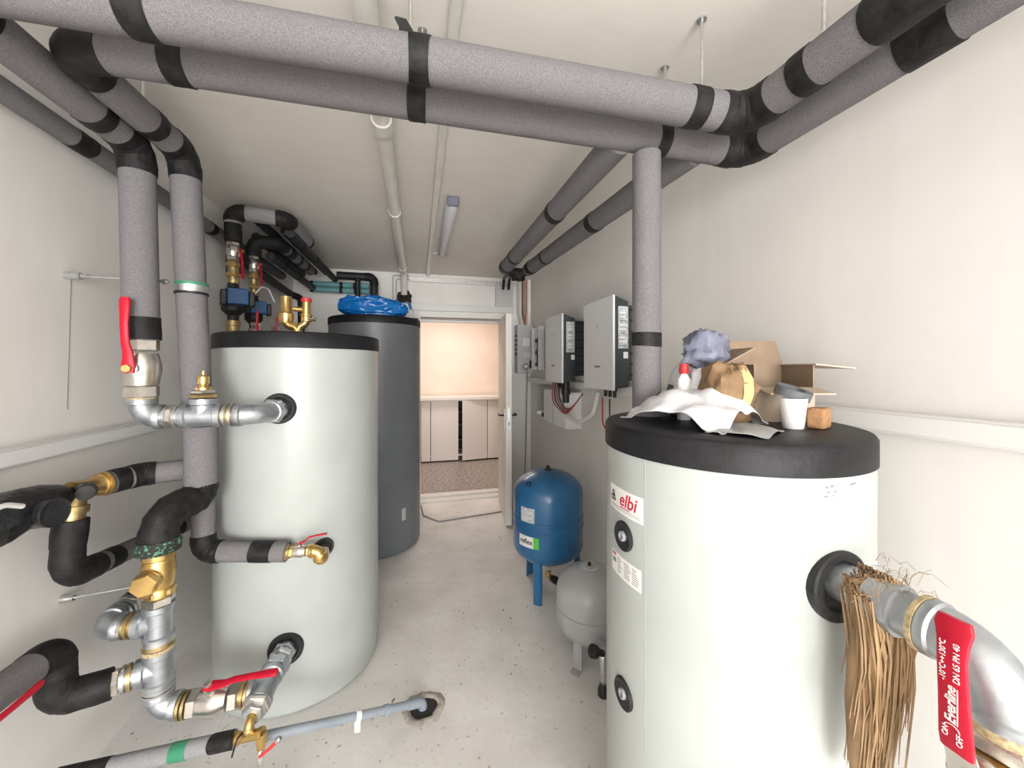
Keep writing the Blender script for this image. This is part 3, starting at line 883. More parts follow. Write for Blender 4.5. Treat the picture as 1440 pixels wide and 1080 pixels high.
# ------------------------------------------------------------------ inverters
def inverter(label, xw, xf, xs, y0, y1, z0, z1, seed):
    t = thing('inverter', label, 'inverter', (xw, (y0 + y1) / 2, z0))
    h = z1 - z0
    # white front shell and dark shell behind it, tapering to the wall
    MB().poly_extrude([(xf, y0, z0), (xf, y0, z1), (xf + .016, y0, z1 - .001), (xf + .016, y0, z0 - .002)], (0, y1 - y0, 0)).build('front_cover', 'inverter_white', t, bevel=.004)
    MB().poly_extrude([(xf + .016, y0 + .004, z0 + .01), (xf + .016, y0 + .004, z1 - .004), (xs, y0 + .004, z1 - .04), (xs, y0 + .004, z0 + .02)], (0, y1 - y0 - .008, 0)).build('casing', 'inverter_dark', t, bevel=.003)
    k = MB()
    MB().box(((xs + xw) / 2, (y0 + y1) / 2 + .01, z0 + h * .50), (xw - xs, (y1 - y0) * .92, h * .80)).build('heat_sink', 'inverter_dark', t, bevel=.002)
    for q in range(7):
        MB().box(((xs + xw) / 2, y0 + .008 + .004, z0 + h * (.16 + q * .115)), ((xw - xs) * .98, .012, .012)).build('fin', 'print_black', t, smooth=False)
    o = MB().box(((xf + .018 + xs) / 2 + .008, y0 + .003, z0 + h * .66), ((xs - xf) * .62, .004, h * .44)).build('rating_label', 'label_silver', t, smooth=False)
    rg = random.Random(seed)
    for q in range(9):
        MB().box(((xf + .018 + xs) / 2 + .006, y0 + .0008, z0 + h * (.47 + q * .043)), ((xs - xf) * rg.uniform(.25, .5), .0012, h * .012)).build('print_line', 'print_white' if q % 3 else 'print_grey', o, smooth=False)
    MB().box((xs - .02, y0 + .002, z0 + h * .37), (.03, .003, .04)).build('small_label', 'label_white', t, smooth=False)
    ym = (y0 + y1) / 2
    MB().box((xf - .0008, ym, z0 + h * .25), (.0016, .075, .012)).build('logo_mark', 'print_grey', t, smooth=False)
    for q in (0, 1):
        MB().box((xf - .0008, ym, z0 + h * (.72 - .03 * q)), (.0016, .018, .008)).build('status_light', 'label_silver', t, smooth=False)
    for q in range(3):
        MB().lathe((xf + .05, y0 + .07 + q * .06, z0 + .012), (0, 0, -1), [(0, .016), (.02, .016), (.022, .011), (.06, .011)], 12).build('cable_gland', 'print_black', t)
    return t
inverter('white and black inverter on the right wall, the farther and smaller looking', 1.30, 1.099, 1.213, 2.85, 3.252, 1.447, 2.0, 1)
inverter('white and black inverter on the right wall, nearest the vertical pipe', 1.30, 1.154, 1.262, 2.132, 2.557, 1.430, 2.02, 2)
# big round connector under the farther inverter, with its white cable looping to the nearer one
tag(MB().lathe((1.165, 2.93, 1.452), (0, 0, -1), [(0, .030), (.05, .030), (.055, .036), (.10, .036), (.105, .028), (.165, .028), (.17, .018)], 20).build('cable_connector', 'black_plastic'), 'black round cable connector under the farther inverter', 'connector')
def cable(label, pts, r_, m, R=.06, name='cable', group=None):
    return tag(MB().tube(smooth_path(pts, R, 8), r_, 10).build(name, m), label, 'cable', group)
cable('thick white cable looping between the two inverters', [(1.165, 2.93, 1.30), (1.150, 2.92, 1.19), (1.150, 2.64, 1.16), (1.20, 2.50, 1.24), (1.22, 2.46, 1.40)], .017, 'cable_white', .10)
for k in range(4):
    m = ('wire_red', 'wire_black', 'wire_red', 'wire_black')[k]
    y = 3.19 - .055 * k
    cable(('outer red wire drooping under the farther inverter', 'outer black wire drooping under the farther inverter', 'inner red wire drooping under the farther inverter', 'inner black wire drooping under the farther inverter')[k],
          [(1.149, y, 1.44), (1.135, y, 1.27 + .02 * k), (1.135, 2.86, 1.19 + .012 * k), (1.16, 2.76, 1.27), (1.22, 2.72, 1.37)], .005, m, .12, 'wire')
for k, m in enumerate(('wire_red', 'wire_black')):
    cable(('red wire hanging below the nearer inverter', 'black wire hanging below the nearer inverter')[k], [(1.20, 2.36 - .10 * k, 1.37), (1.20, 2.36 - .10 * k, 1.20), (1.215, 2.26 - .06 * k, 1.10), (1.24, 1.95, 1.02)], .005, m, .06, 'wire')
# white enclosure below the inverters
t = thing('wiring_enclosure', 'white wiring enclosure on the wall below the farther inverter', 'electrical box', (1.22, 3.1, 1.06))
MB().box((1.232, 3.20, 1.215), (.135, .56, .300)).build('enclosure', 'plastic_white', t, bevel=.005)
MB().box((1.161, 3.20, 1.215), (.008, .55, .290)).build('cover', 'plastic_white', t, bevel=.004)
MB().box((1.1565, 3.22, 1.215), (.0015, .004, .290)).build('cover_joint', 'print_grey', t, smooth=False)
t = thing('meter_box', 'small open grey meter box left of the white wiring enclosure', 'electrical box', (1.25, 3.72, 1.06))
MB().box((1.27, 3.76, 1.22), (.06, .30, .30)).build('case', 'plastic_light_grey', t, bevel=.004)
MB().box((1.236, 3.70, 1.24), (.012, .15, .22)).build('window', 'plastic_grey', t, bevel=.003)
MB().lathe((1.238, 3.62, 1.10), (-1, 0, 0), [(0, .03), (.03, .03), (.034, .02), (.05, .02)], 16).build('cable_gland', 'black_plastic', t)
MB().lathe((1.238, 3.80, 1.10), (-1, 0, 0), [(0, .022), (.03, .022), (.034, .014), (.05, .014)], 16).build('cable_gland', 'plastic_white', t)

# ------------------------------------------------------------------ ceiling: waste pipe, duct, lamp
t = thing('waste_pipe', 'white plastic waste pipe along the ceiling to the far wall', 'pipe', (-.14, .2, 2.552))
MB().tube(smooth_path([(-.125, YB + .2, 2.562), (-.150, 4.16, 2.562), (-.152, 4.30, 2.44), (-.152, 4.35, 2.36)], .10), .033, 24).build('pipe', 'pvc_white', t)
for y in (1.70, 4.02):
    pass
MB().lathe((-.143, 1.60, 2.562), (0, 1, 0), [(0, .033), (0, .041), (.07, .041), (.075, .036), (.10, .033)], 24, False, False).build('socket_joint', 'pvc_white', t)
for y in (1.66, 2.55, 3.98):
    x = -.125 - .025 * (y + 5.0) / 9.16
    o = MB().lathe((x, y - .008, 2.562), (0, 1, 0), [(0, .034), (0, .038), (.016, .038), (.016, .034)], 24, False, False).build('bracket', 'zinc' if y < 2 else 'plastic_white', t)
MB().lathe((-.152, 4.345, 2.365), (0, .45, -.9), [(0, .034), (0, .05), (.03, .05), (.03, .034)], 24, False, False).build('rubber_seal', 'rubber_black', t)
lump('wall_hole', (-.152, 4.395, 2.33), (.075, .02, .075), 'hole_dark', 9, .4, 3, t)

t = thing('ceiling_trunking', 'narrow white cable trunking along the middle of the ceiling', 'trunking', (.10, 1, ZC))
MB().box((.103, -.4, ZC - .010), (.036, 9.58, .02)).build('channel', 'pvc_white', t, bevel=.002)
MB().box((.103, -.4, ZC - .0215), (.028, 9.58, .003)).build('cover', 'pvc_white', t, smooth=False)
t = thing('strip_lamp', 'slim enclosed strip lamp mounted on the ceiling', 'lamp', (.204, 2.9, ZC))
MB().box((.204, 2.88, ZC - .012), (.060, 1.06, .024)).build('base_tray', 'plastic_grey', t, bevel=.004)
b = MB(); n = 14; prev = None
for y in (2.36, 2.375, 3.385, 3.40):
    i = len(b.v); s = .78 if y in (2.36, 3.40) else 1
    for k in range(n + 1):
        a = PI * k / n
        b.v.append(V((.204 + math.cos(a) * .038 * s, y, ZC - .022 - math.sin(a) * .048 * s)))
    if prev is not None:
        for k in range(n): b.f.append((prev + k, prev + k + 1, i + k + 1, i + k))
        b.f.append((prev, i, i + n, prev + n))
    else: b.f.append(tuple(i + k for k in range(n + 1)))
    prev = i
b.f.append(tuple(prev + k for k in reversed(range(n + 1))))
b.build('diffuser', 'diffuser', t)
for y in (2.35, 3.41):
    MB().box((.204, y, ZC - .030), (.072, .03, .058)).build('end_cap', 'cap_slate', t, bevel=.010)
tag(MB().tube(smooth_path([(.204, 3.42, ZC - .008), (.19, 3.52, ZC - .008), (.125, 3.54, ZC - .008)], .02), .005, 8).build('lamp_cable', 'plastic_white'), 'short white cable from the strip lamp to the ceiling trunking', 'cable')

# perforated cable tray and conduits along the top of the far wall
t = thing('cable_tray', 'perforated metal cable tray along the top of the far wall', 'cable tray', (.5, 4.36, 2.55))
MB().box((.51, 4.382, 2.566), (1.20, .030, .012)).build('rail', 'pvc_white', t, smooth=False)
MB().box((.51, 4.382, 2.520), (1.20, .030, .010)).build('rail', 'pvc_white', t, smooth=False)
MB().box((.51, 4.394, 2.543), (1.20, .006, .045)).build('back_strip', 'zinc', t, smooth=False)
for k in range(30):
    MB().box((-.06 + k * .0385, 4.386, 2.543), (.014, .014, .034)).build('rung', 'pvc_white', t, smooth=False)
for k, (x, z) in enumerate(((-.27, 2.575), (-.235, 2.535))):
    tag(MB().tube(smooth_path([(x, 4.386, 2.05), (x, 4.386, z), (-.10, 4.386, z)], .02), .008, 8).build('conduit', 'plastic_light_grey'), ('outer grey conduit bending down the far wall beside the tray', 'inner grey conduit bending down the far wall beside the tray')[k], 'conduit')

# ------------------------------------------------------------------ left: first riser, valve and steel run to the tank
RS = .040
ball_valve('large nickel ball valve with upright red lever below the first riser', (-1.0, 1.715, 1.572), (0, 0, 1), .215, .046, (.10, -1, 0), (-.02, .0, 1), .25, rise=.0, lw=1.0, tip=-.008)
t = thing('steel_pipe_run', 'galvanised elbow, tee and bend joining the first riser to the tank', 'pipe fitting', (-1.0, 1.715, 1.39))
hexnut(t, (-1.0, 1.715, 1.474), (0, 0, 1), .050, .022, 'nickel'); band(t, (-1.0, 1.715, 1.461), (0, 0, 1), .043, .008, 'hemp_seal', 'hemp_seal')
elbow90(t, (-1.0, 1.715, 1.39), (0, 0, -1), (1, 0, 0), RS, .068)
nipple(t, (-.935, 1.715, 1.39), (-.87, 1.715, 1.39), .036)
hexnut(t, (-.902, 1.715, 1.39), (1, 0, 0), .044, .020); 
for x in (-.918, -.886): MB().lathe((x, 1.715, 1.39), (1, 0, 0), [(0, .036), (.0, .043), (.007, .043), (.007, .036)], 24).build('locking_ring', 'zinc', t)
tee(t, (-.803, 1.715, 1.39), (1, 0, 0), (0, 0, 1), RS, .068, .066)
hexnut(t, (-.803, 1.715, 1.466), (0, 0, 1), .048, .016, 'brass_dull', 'bushing'); hexnut(t, (-.803, 1.715, 1.482), (0, 0, 1), .040, .014, 'nickel', 'reducer')
MB().lathe((-.803, 1.715, 1.488), (0, 0, 1), [(0, .026), (.012, .026), (.014, .016), (.022, .014), (.024, .019), (.052, .019), (.056, .014), (.058, .006), (.074, .005), (.075, 0)], 18).build('air_vent', 'brass', t)
nipple(t, (-.74, 1.715, 1.39), (-.685, 1.715, 1.39), .036, 'brass_dull')
for x in (-.728, -.708): MB().lathe((x, 1.715, 1.39), (1, 0, 0), [(0, .036), (0, .045), (.010, .045), (.010, .036)], 24).build('locking_ring', 'zinc', t)
elbow90(t, (-.600, 1.715, 1.39), (1, 0, 0), (0, 1, 0), RS * .98, .09)
hexnut(t, (-.600, 1.822, 1.39), (0, 1, 0), .054, .030, 'galvanised', 'union_nut', .1); hexnut(t, (-.600, 1.855, 1.39), (0, 1, 0), .047, .022, 'galvanised', 'hex_nut', .35)
nipple(t, (-.600, 1.80, 1.39), (-.600, 1.91, 1.39), .036)

# second riser's foot: taped bend, brass check valve and stacked steel tees
SX, SY = -.914, 1.655
t = thing('taped_bend', 'thick black taped bend under the second riser above the brass valve', 'pipe', (SX, SY, .93))
path = smooth_path([(-.862, 1.825, 1.13), (-.862, 1.825, 1.045), (SX, SY, 1.05), (SX, SY, .925)], [.05, .085], 8)
MB().tube(path, [.052] + [.058 + .0025 * math.sin(k * 2.4) for k in range(len(path) - 2)] + [.060], 28, jit=.014, seed=3).build('tape_wrap', 'tape_black', t, angle=70)
MB().lathe((SX, SY, .912), (0, 0, 1), [(0, .056), (0, .064), (.030, .067), (.046, .062), (.046, .05)], 28).build('ragged_end', 'green_patina', t)
tag(MB().lathe((-.862, 1.825, 1.096), (0, 0, 1), [(0, .052), (0, .0575), (.24, .0565), (.242, .052)], 32).build('sleeve_end', 'foam_grey'), 'wider grey foam sleeve at the foot of the second riser', 'pipe insulation')

t = thing('check_valve', 'brass check valve with hexagonal side cap on the steel stack', 'valve', (SX, SY, .76))
MB().lathe((SX, SY, .755), (0, 0, 1), [(0, .040), (.0, .047), (.022, .047), (.03, .042), (.05, .047), (.085, .050), (.115, .047), (.13, .044), (.135, .049), (.157, .049), (.157, .04)], 28).build('body', 'brass', t)
MB().lathe((SX, SY, .905), (0, 0, 1), [(0, .045), (.003, .051), (.012, .051), (.014, .045)], 28).build('white_gasket', 'label_white', t)
dd = V((.10, -1, -.05)).normalized(); p = V((SX - .008, SY, .832))
MB().lathe(p + dd * .02, dd, [(0, .040), (.035, .036), (.04, .030)], 24).build('side_neck', 'brass', t)
hexnut(t, p + dd * .072, dd, .040, .034, 'brass', 'hex_cap', .2)
hexnut(t, (SX, SY, .768), (0, 0, 1), .051, .024, 'brass', 'hex_end', .1)

t = thing('steel_tee_stack', 'vertical stack of galvanised tees left of the pale tank', 'pipe fitting', (SX, SY, .36))
hexnut(t, (SX, SY, .735), (0, 0, 1), .047, .030, 'nickel', 'nipple_hex', .2)
tee(t, (SX, SY, .655), (0, 0, 1), (-1, 0, 0), RS, .066, .064)
for z, m in ((.580, 'brass_dull'), (.563, 'hemp_seal'), (.594, 'zinc')):
    MB().lathe((SX, SY, z - .008), (0, 0, 1), [(0, .038), (0, .047), (.014, .047), (.014, .038)], 24).build('locking_ring', m, t)
nipple(t, (SX, SY, .55), (SX, SY, .61), .038, 'brass_dull')
tee(t, (SX, SY, .490), (0, 0, 1), (-.92, -.38, 0), RS, .066, .062)
nipple(t, (SX, SY, .40), (SX, SY, .45), .038)
for z in (.408, .424): MB().lathe((SX, SY, z - .006), (0, 0, 1), [(0, .038), (0, .046), (.011, .046), (.011, .038)], 24).build('locking_ring', 'zinc', t)
elbow90(t, (SX, SY, .340), (0, 0, -1), (1, 0, 0), RS, .064)
# upper branch: out to the left, elbow, and away along the wall
nipple(t, (-.982, SY, .655), (-1.025, SY, .655), .036, 'brass_dull')
for x in (-.990, -1.008): MB().lathe((x, SY, .655), (-1, 0, 0), [(0, .036), (0, .044), (.011, .044), (.011, .036)], 24).build('locking_ring', 'brass_dull' if x > -1 else 'zinc', t)
elbow90(t, (-1.085, SY, .655), (-1, 0, 0), (0, 1, 0), RS * .96, .064)
for y in (1.725, 1.748): MB().lathe((-1.085, y, .655), (0, 1, 0), [(0, .036), (0, .045), (.013, .045), (.013, .036)], 24).build('locking_ring', 'zinc', t)
hexnut(t, (-1.085, 1.782, .655), (0, 1, 0), .048, .026, 'nickel')
pipe_run('insulated_pipe', 'short black pipe rising behind the brass check valve', [(-1.085, 1.80, .655), (-1.085, 1.93, .655), (-1.075, 1.97, .76)], .046, .05, m='tape_black', seed=31, elbow_k=1.1)
# lower branch towards the wall: union then black elbow up and grey pipe towards the camera
bd = V((-.92, -.38, 0)).normalized(); b0 = V((SX, SY, .490))
nipple(t, b0 + bd * .06, b0 + bd * .125, .034, 'zinc')
for q, m in ((.070, 'brass_dull'), (.086, 'zinc')): MB().lathe(b0 + bd * q, bd, [(0, .036), (0, .044), (.009, .044), (.009, .036)], 24).build('locking_ring', m, t)
hexnut(t, b0 + bd * .110, bd, .041, .022, 'nickel')
e0 = b0 + bd * .118; e1 = b0 + bd * .245 + V((0, 0, .006))
pipe_run('insulated_pipe', 'low black and grey insulated pipe leaving the steel stack at the left edge',
     [e0, e1, e1 + V((.0, -.005, .165)), e1 + V((-.005, -.40, .175))], .046, [.05, .05], m='foam_grey', skip=(0, 1), elbow_k=1.08, over=.035, seed=35)
tag(MB().tube([e0, e0 + bd * .03, e1 - bd * .04], [.049, .050, .049], 24, jit=.012, seed=5).build('tape_wrap', 'tape_black'), 'black tape wrap between the steel union and the low left elbow', 'tape')
ball_valve('ball valve with red lever on the low pipe at the left edge', (e1.x + .0, e1.y - .40, e1.z + .172), (0, -1, 0), .14, .036, (.85, -.1, -.10), (0, 1, .0), .26, rise=.0)
tag(MB().tube([(e1.x, e1.y - .34, e1.z + .172), (e1.x, e1.y - .47, e1.z + .172)], .050, 24, jit=.015, seed=8).build('tape_wrap', 'tape_black'), 'black tape wrap round the low valve at the left edge', 'tape')

# horizontal valve from the stack's foot to the tank's lower port
VZ = .336
nip = thing('steel_pipe_run', 'galvanised tee and union joining the low valve to the tank foot', 'pipe fitting', (-.575, SY, VZ))
ball_valve('nickel ball valve with long red lever low between stack and tank', (-.735, SY, VZ), (1, 0, 0), .165, .043, (-.15, -.35, 1), (1, -.06, .04), .235, nut_m='nickel', rise=.0)
for x in (-.845, -.83): MB().lathe((x, SY, VZ), (1, 0, 0), [(0, .036), (0, .045), (.009, .045), (.009, .036)], 24).build('locking_ring', 'brass_dull', nip)
for x in (-.645, -.632): MB().lathe((x, SY, VZ), (1, 0, 0), [(0, .036), (0, .045), (.009, .045), (.009, .036)], 24).build('locking_ring', 'brass_dull', nip)
nipple(nip, (-.655, SY, VZ), (-.62, SY, VZ), .036, 'brass_dull')
tee(nip, (-.575, SY + .01, VZ), (0, 1, 0), (-1, 0, 0), RS, .075, .055)
nipple(nip, (-.575, 1.73, VZ - .003), (-.575, 1.91, .320), .034, 'galvanised')
hexnut(nip, (-.575, 1.775, .329), (0, 1, -.08), .052, .045, 'galvanised', 'union_nut', .2)
hexnut(nip, (-.575, 1.835, .326), (0, 1, -.08), .046, .030, 'zinc', 'hex_nut', .5)
hexnut(nip, (-.575, 1.872, .322), (0, 1, -.08), .050, .020, 'galvanised', 'hex_nut', .0)
hexnut(nip, (-.575, 1.578, VZ), (0, 1, 0), .047, .020, 'nickel', 'bushing', .2)
hexnut(nip, (-.575, 1.556, VZ), (0, 1, 0), .036, .030, 'galvanised', 'reducer', .4)
# brass fitting, insulated feed pipe with green tape, drain cock
t = thing('brass_fitting', 'small brass tee under the low steel tee', 'pipe fitting', (-.575, 1.53, .25))
elbow90(t, (-.575, 1.520, .334), (0, -1, 0), (0, 0, -1), .015, .024, 'brass', cw=.008)
MB().tube([(-.575, 1.520, .32), (-.575, 1.525, .285)], .012, 14).build('stem', 'brass', t)
fd = V((-.97, .13, -.13)).normalized(); f0 = V((-.575, 1.525, .285))
MB().lathe(f0 - fd * .045, fd, [(0, .012), (0, .020), (.012, .020), (.016, .017), (.075, .017), (.08, .021), (.10, .021), (.10, .012)], 18).build('tee', 'brass', t)
MB().lathe(f0 - fd * .040, (0, -.1, -1), [(0, .017), (.03, .017), (.034, .014), (.05, .013)], 18).build('outlet', 'brass', t)
t = thing('drain_cock', 'tiny chrome drain cock hanging under the brass tee', 'valve', f0 - fd * .04 + V((0, 0, -.08)))
q0 = f0 - fd * .04 + V((0, -.005, -.05))
MB().lathe(q0, (0, -.1, -1), [(0, .010), (.012, .013), (.026, .013), (.03, .008), (.055, .007)], 14).build('body', 'nickel', t)
strip([q0 + V((.0, -.016, -.015)), q0 + V((.03, -.018, .008)), q0 + V((.055, -.018, .03))], [.008, .010, .012], (0, .3, 1), .004).build('lever', 'cap_red', t)
MB().lathe(q0 + V((.055, -.018, .03)), (.7, 0, .6), [(0, .009), (.01, .011), (.016, .006)], 12).build('lever_tip', 'zinc', t)
t = pipe_run('insulated_pipe', 'thin grey insulated pipe with green tape along the floor at the left', [f0 + fd * .05, f0 + fd * .62], .027, .03, m='foam_light',
     bands=[(0, .035, .07), (0, .175, .055, 'green_tape'), (0, .42, .05), (0, .50, .12)], seed=41)
tag(MB().tube(smooth_path([f0 + fd * .02 + V((0, 0, .02)), f0 + fd * .03 + V((0, -.03, .02)), f0 + fd * .045 + V((0, -.03, -.035))], .01), .003, 6).build('cable_tie', 'rubber_black'), 'black cable tie on the thin floor pipe', 'cable tie')
# grey plastic drain into the floor
t = thing('drain_pipe', 'grey plastic drain pipe sloping to a hole in the floor', 'pipe', (.02, 1.79, 0))
g0 = V((-.545, 1.585, .222)); g1 = V((.000, 1.815, .034))
gd = (g1 - g0).normalized()
MB().tube([g0, g1], .0165, 20).build('pipe', 'pvc_grey', t)
MB().tube(smooth_path([g1 - gd * .055, g1 + gd * .02, g1 + gd * .02 + V((.005, .0, -.07))], .022), .0205, 20).build('elbow', 'pvc_grey', t)
for q in (.33, .455): MB().lathe(g0 + gd * q, gd, [(0, .017), (0, .0205), (.02, .0205), (.02, .017)], 18).build('clip' if q < .4 else 'sleeve', 'plastic_white' if q < .4 else 'pvc_grey', t)
MB().box(g0 + gd * .34 + V((0, 0, -.035)), (.022, .016, .055)).build('clip_foot', 'plastic_white', t, smooth=False)
# broken hole in the screed with its rim of mortar
t = thing('floor_hole', 'ragged hole broken in the screed round the drain elbow', 'hole', (.03, 1.80, 0))
b = MB(); n = 26; rings = []
rg = random.Random(5)
for rr, z in ((.0, .0012), (.055, .0012), (.062, .006), (.074, .007), (.090, .0015)):
    if rr == 0:
        b.v.append(V((.022, 1.82, z))); continue
    i = len(b.v); rings.append(i)
    for k in range(n):
        a = 2 * PI * k / n; q = rr * (1 + .14 * noise.noise(V((math.cos(a) * 2, math.sin(a) * 2, rr * 9))) + rg.uniform(-.04, .04))
        b.v.append(V((.022 + math.cos(a) * q * 1.1, 1.82 + math.sin(a) * q, z if rr < .1 else .0012)))
bb = MB(); bb.v = list(b.v); bb.f = [(0, rings[0] + k, rings[0] + (k + 1) % n) for k in range(n)]
for a, d in zip(rings, rings[1:]): b.bridge(a, d, n)
b.build('mortar_rim', 'mortar', t, angle=80); bb.build('pit', 'hole_dark', t)

# third pipe: behind the second riser, down and right to the tank's middle port
P3 = V((-.862, 1.945, 0))
pipe_run('insulated_pipe', 'grey and black insulated pipe crossing the pale tank to its middle valve',
     [(-1.115, 1.735, 1.150), (-1.065, 1.825, 1.152), (-.895, 1.915, 1.145), (-.880, 1.880, .800), (-.552, 1.845, .778)], .042, [.07, .045, .055], m='foam_grey',
     bands=[(0, .03, .05), (3, .185, .085)], seed=51, elbow_k=1.09, over=.02)
ball_valve('small ball valve with red lever feeding the middle of the pale tank', (-.498, 1.838, .776), (1, -.05, -.02), .085, .021, (-.1, -.1, 1), (1, -.02, .12), .115, end_m='brass', rise=.012, nut_m='nickel')
t = thing('brass_elbow', 'brass elbow from the small valve into the pale tank', 'pipe fitting', (-.43, 1.84, .755))
MB().lathe((-.560, 1.8445, .778), (1, -.05, -.02), [(0, .030), (0, .034), (.006, .034), (.012, .029), (.02, .029), (.022, .026)], 20).build('ferrule', 'brass_dull', t)
elbow90(t, (-.418, 1.834, .774), (1, -.05, 0), (0, 0, -1), .025, .040, 'brass', cw=.012)
elbow90(t, (-.418, 1.834, .725), (0, 0, -1), (-.10, 1, 0), .025, .036, 'brass', cw=.012)
MB().tube([(-.422, 1.87, .727), (-.428, 1.95, .732)], .020, 16).build('nipple', 'brass_dull', t)
hexnut(t, (-.4245, 1.905, .729), (0, 1, 0), .031, .018, 'nickel')

# mixing group on the left wall: brass tee, black wrapped valve, hanging loop
MX = -1.135
t = thing('brass_tee', 'brass tee and union above the black taped loop at the left wall', 'pipe fitting', (MX, 1.66, 1.05))
MB().lathe((MX + .012, 1.715, 1.150), (-.18, -1, 0), [(0, .022), (0, .040), (.012, .040), (.02, .033), (.05, .031), (.08, .031), (.085, .038), (.10, .038), (.10, .02)], 24).build('body', 'brass', t)
MB().lathe((MX + .020, 1.722, 1.150), (-.3, -1, 0), [(0, .044), (.006, .044), (.007, .03)], 24).build('washer', 'brass_dull', t)
MB().lathe((MX, 1.625, 1.150), (0, -.15, -1), [(0, .030), (.045, .030), (.045, .038), (.068, .038), (.068, .031), (.10, .031), (.10, .037), (.118, .037), (.118, .02)], 24).build('union', 'brass_dull', t)
dq = V((.55, -.8, .05)).normalized()
MB().lathe(V((MX + .005, 1.655, 1.150)) + dq * .012, dq, [(0, .026), (.02, .026), (.022, .030), (.036, .030), (.038, .024), (.065, .024), (.068, .0)], 20).build('knob', 'black_plastic', t)
tl = pipe_run('insulated_pipe', 'black taped loop dropping from the brass tee and running off along the wall',
     [(MX, 1.600, 1.050), (MX, 1.590, .875), (MX - .005, 2.35, .775)], .038, [.07], m='foam_grey', elbow_k=1.13, over=.06, bands=[(1, .12, .06), (1, .50, .10)], skip=(0,), seed=61)
MB().tube([(MX, 1.607, 1.062), (MX, 1.602, 1.02), (MX, 1.596, .98)], [.044, .045, .043], 28, jit=.015, seed=6).build('tape_wrap', 'tape_black', tl, angle=70)
t = thing('wrapped_valve', 'bulky valve wrapped in black plastic at the left edge', 'valve', (MX, 1.48, 1.08))
path = [V((MX - .01, 1.60, 1.150)), V((MX - .01, 1.565, 1.150)), V((MX - .01, 1.51, 1.152)), V((MX - .01, 1.44, 1.155)), V((MX - .01, 1.36, 1.150)), V((MX - .01, 1.22, 1.14)), V((MX - .01, 1.05, 1.13))]
MB().tube(path, [.030, .044, .056, .064, .072, .074, .070], 30, jit=.05, seed=12).build('film_wrap', 'film_black', t, angle=75)
MB().tube([(MX - .01, 1.455, 1.135), (-1.09, 1.437, 1.142), (-1.046, 1.425, 1.147)], [.041, .040, .039], 26, jit=.02, seed=3).build('side_stub', 'film_black', t, angle=60)
MB().lathe((-1.050, 1.426, 1.146), (.97, -.2, .05), [(0, .039), (.003, .042), (.008, .041), (.005, .034), (-.004, .0)], 26).build('stub_rim', 'rubber_black', t)
MB().tube(smooth_path([(-1.065, 1.24, 1.20), (-1.06, 1.30, 1.215), (-1.058, 1.345, 1.195)], .04), .007, 8).build('white_cord', 'cable_white', t)

# small wall screw hook by the stack
t = thing('wall_hook', 'small zinc wall hook with rod beside the steel stack', 'hook', (XL, 1.76, .76))
MB().lathe((XL, 1.74, .735), (1, 0, 0), [(0, .014), (.02, .014), (.03, .010), (.04, .010)], 12).build('plug', 'zinc', t)
MB().tube([(XL + .03, 1.74, .735), (-1.04, 1.76, .742)], .004, 8).build('rod', 'zinc', t)

# ------------------------------------------------------------------ on and behind the pale tank
t = thing('safety_valve', 'brass safety valve group with red cap on the pale tank lid', 'valve', (-.62, 2.24, 1.738))
sv = V((-.62, 2.24, 1.738))
MB().lathe(sv, (0, 0, 1), [(0, .036), (.012, .036), (.016, .026), (.03, .024)], 20).build('base', 'brass', t)
MB().tube(smooth_path([sv + V((0, 0, .02)), sv + V((-.005, 0, .05)), sv + V((-.052, 0, .055)), sv + V((-.055, 0, .10))], .03), .022, 16).build('left_branch', 'brass', t)
MB().lathe(sv + V((-.055, 0, .062)), (0, 0, 1), [(0, .015), (.004, .030), (.028, .036), (.055, .036), (.062, .028), (.066, .026), (.145, .026), (.148, .02)], 20).build('left_body', 'brass', t)
MB().tube(smooth_path([sv + V((0, 0, .02)), sv + V((.008, 0, .05)), sv + V((.040, 0, .07)), sv + V((.042, 0, .12))], .03), .020, 16).build('right_branch', 'brass_dull', t)
MB().lathe(sv + V((.042, 0, .075)), (0, 0, 1), [(0, .018), (.004, .026), (.03, .026), (.034, .030), (.042, .030), (.046, .022), (.11, .021)], 18).build('right_body', 'brass', t)
MB().lathe(sv + V((.042, 0, .182)), (0, 0, 1), [(0, .024), (.004, .026), (.018, .026), (.022, .022), (.022, 0)], 18).build('red_cap', 'cap_red', t)
MB().tube([sv + V((.042, 0, .14)), sv + V((-.02, .0, .145))], .014, 12).build('side_outlet', 'brass', t)
MB().lathe(sv + V((.062, -.012, .09)), (1, -.3, 0), [(0, .006), (.02, .006), (.022, .012), (.030, .012), (.032, 0)], 12).build('test_knob', 'nickel', t)

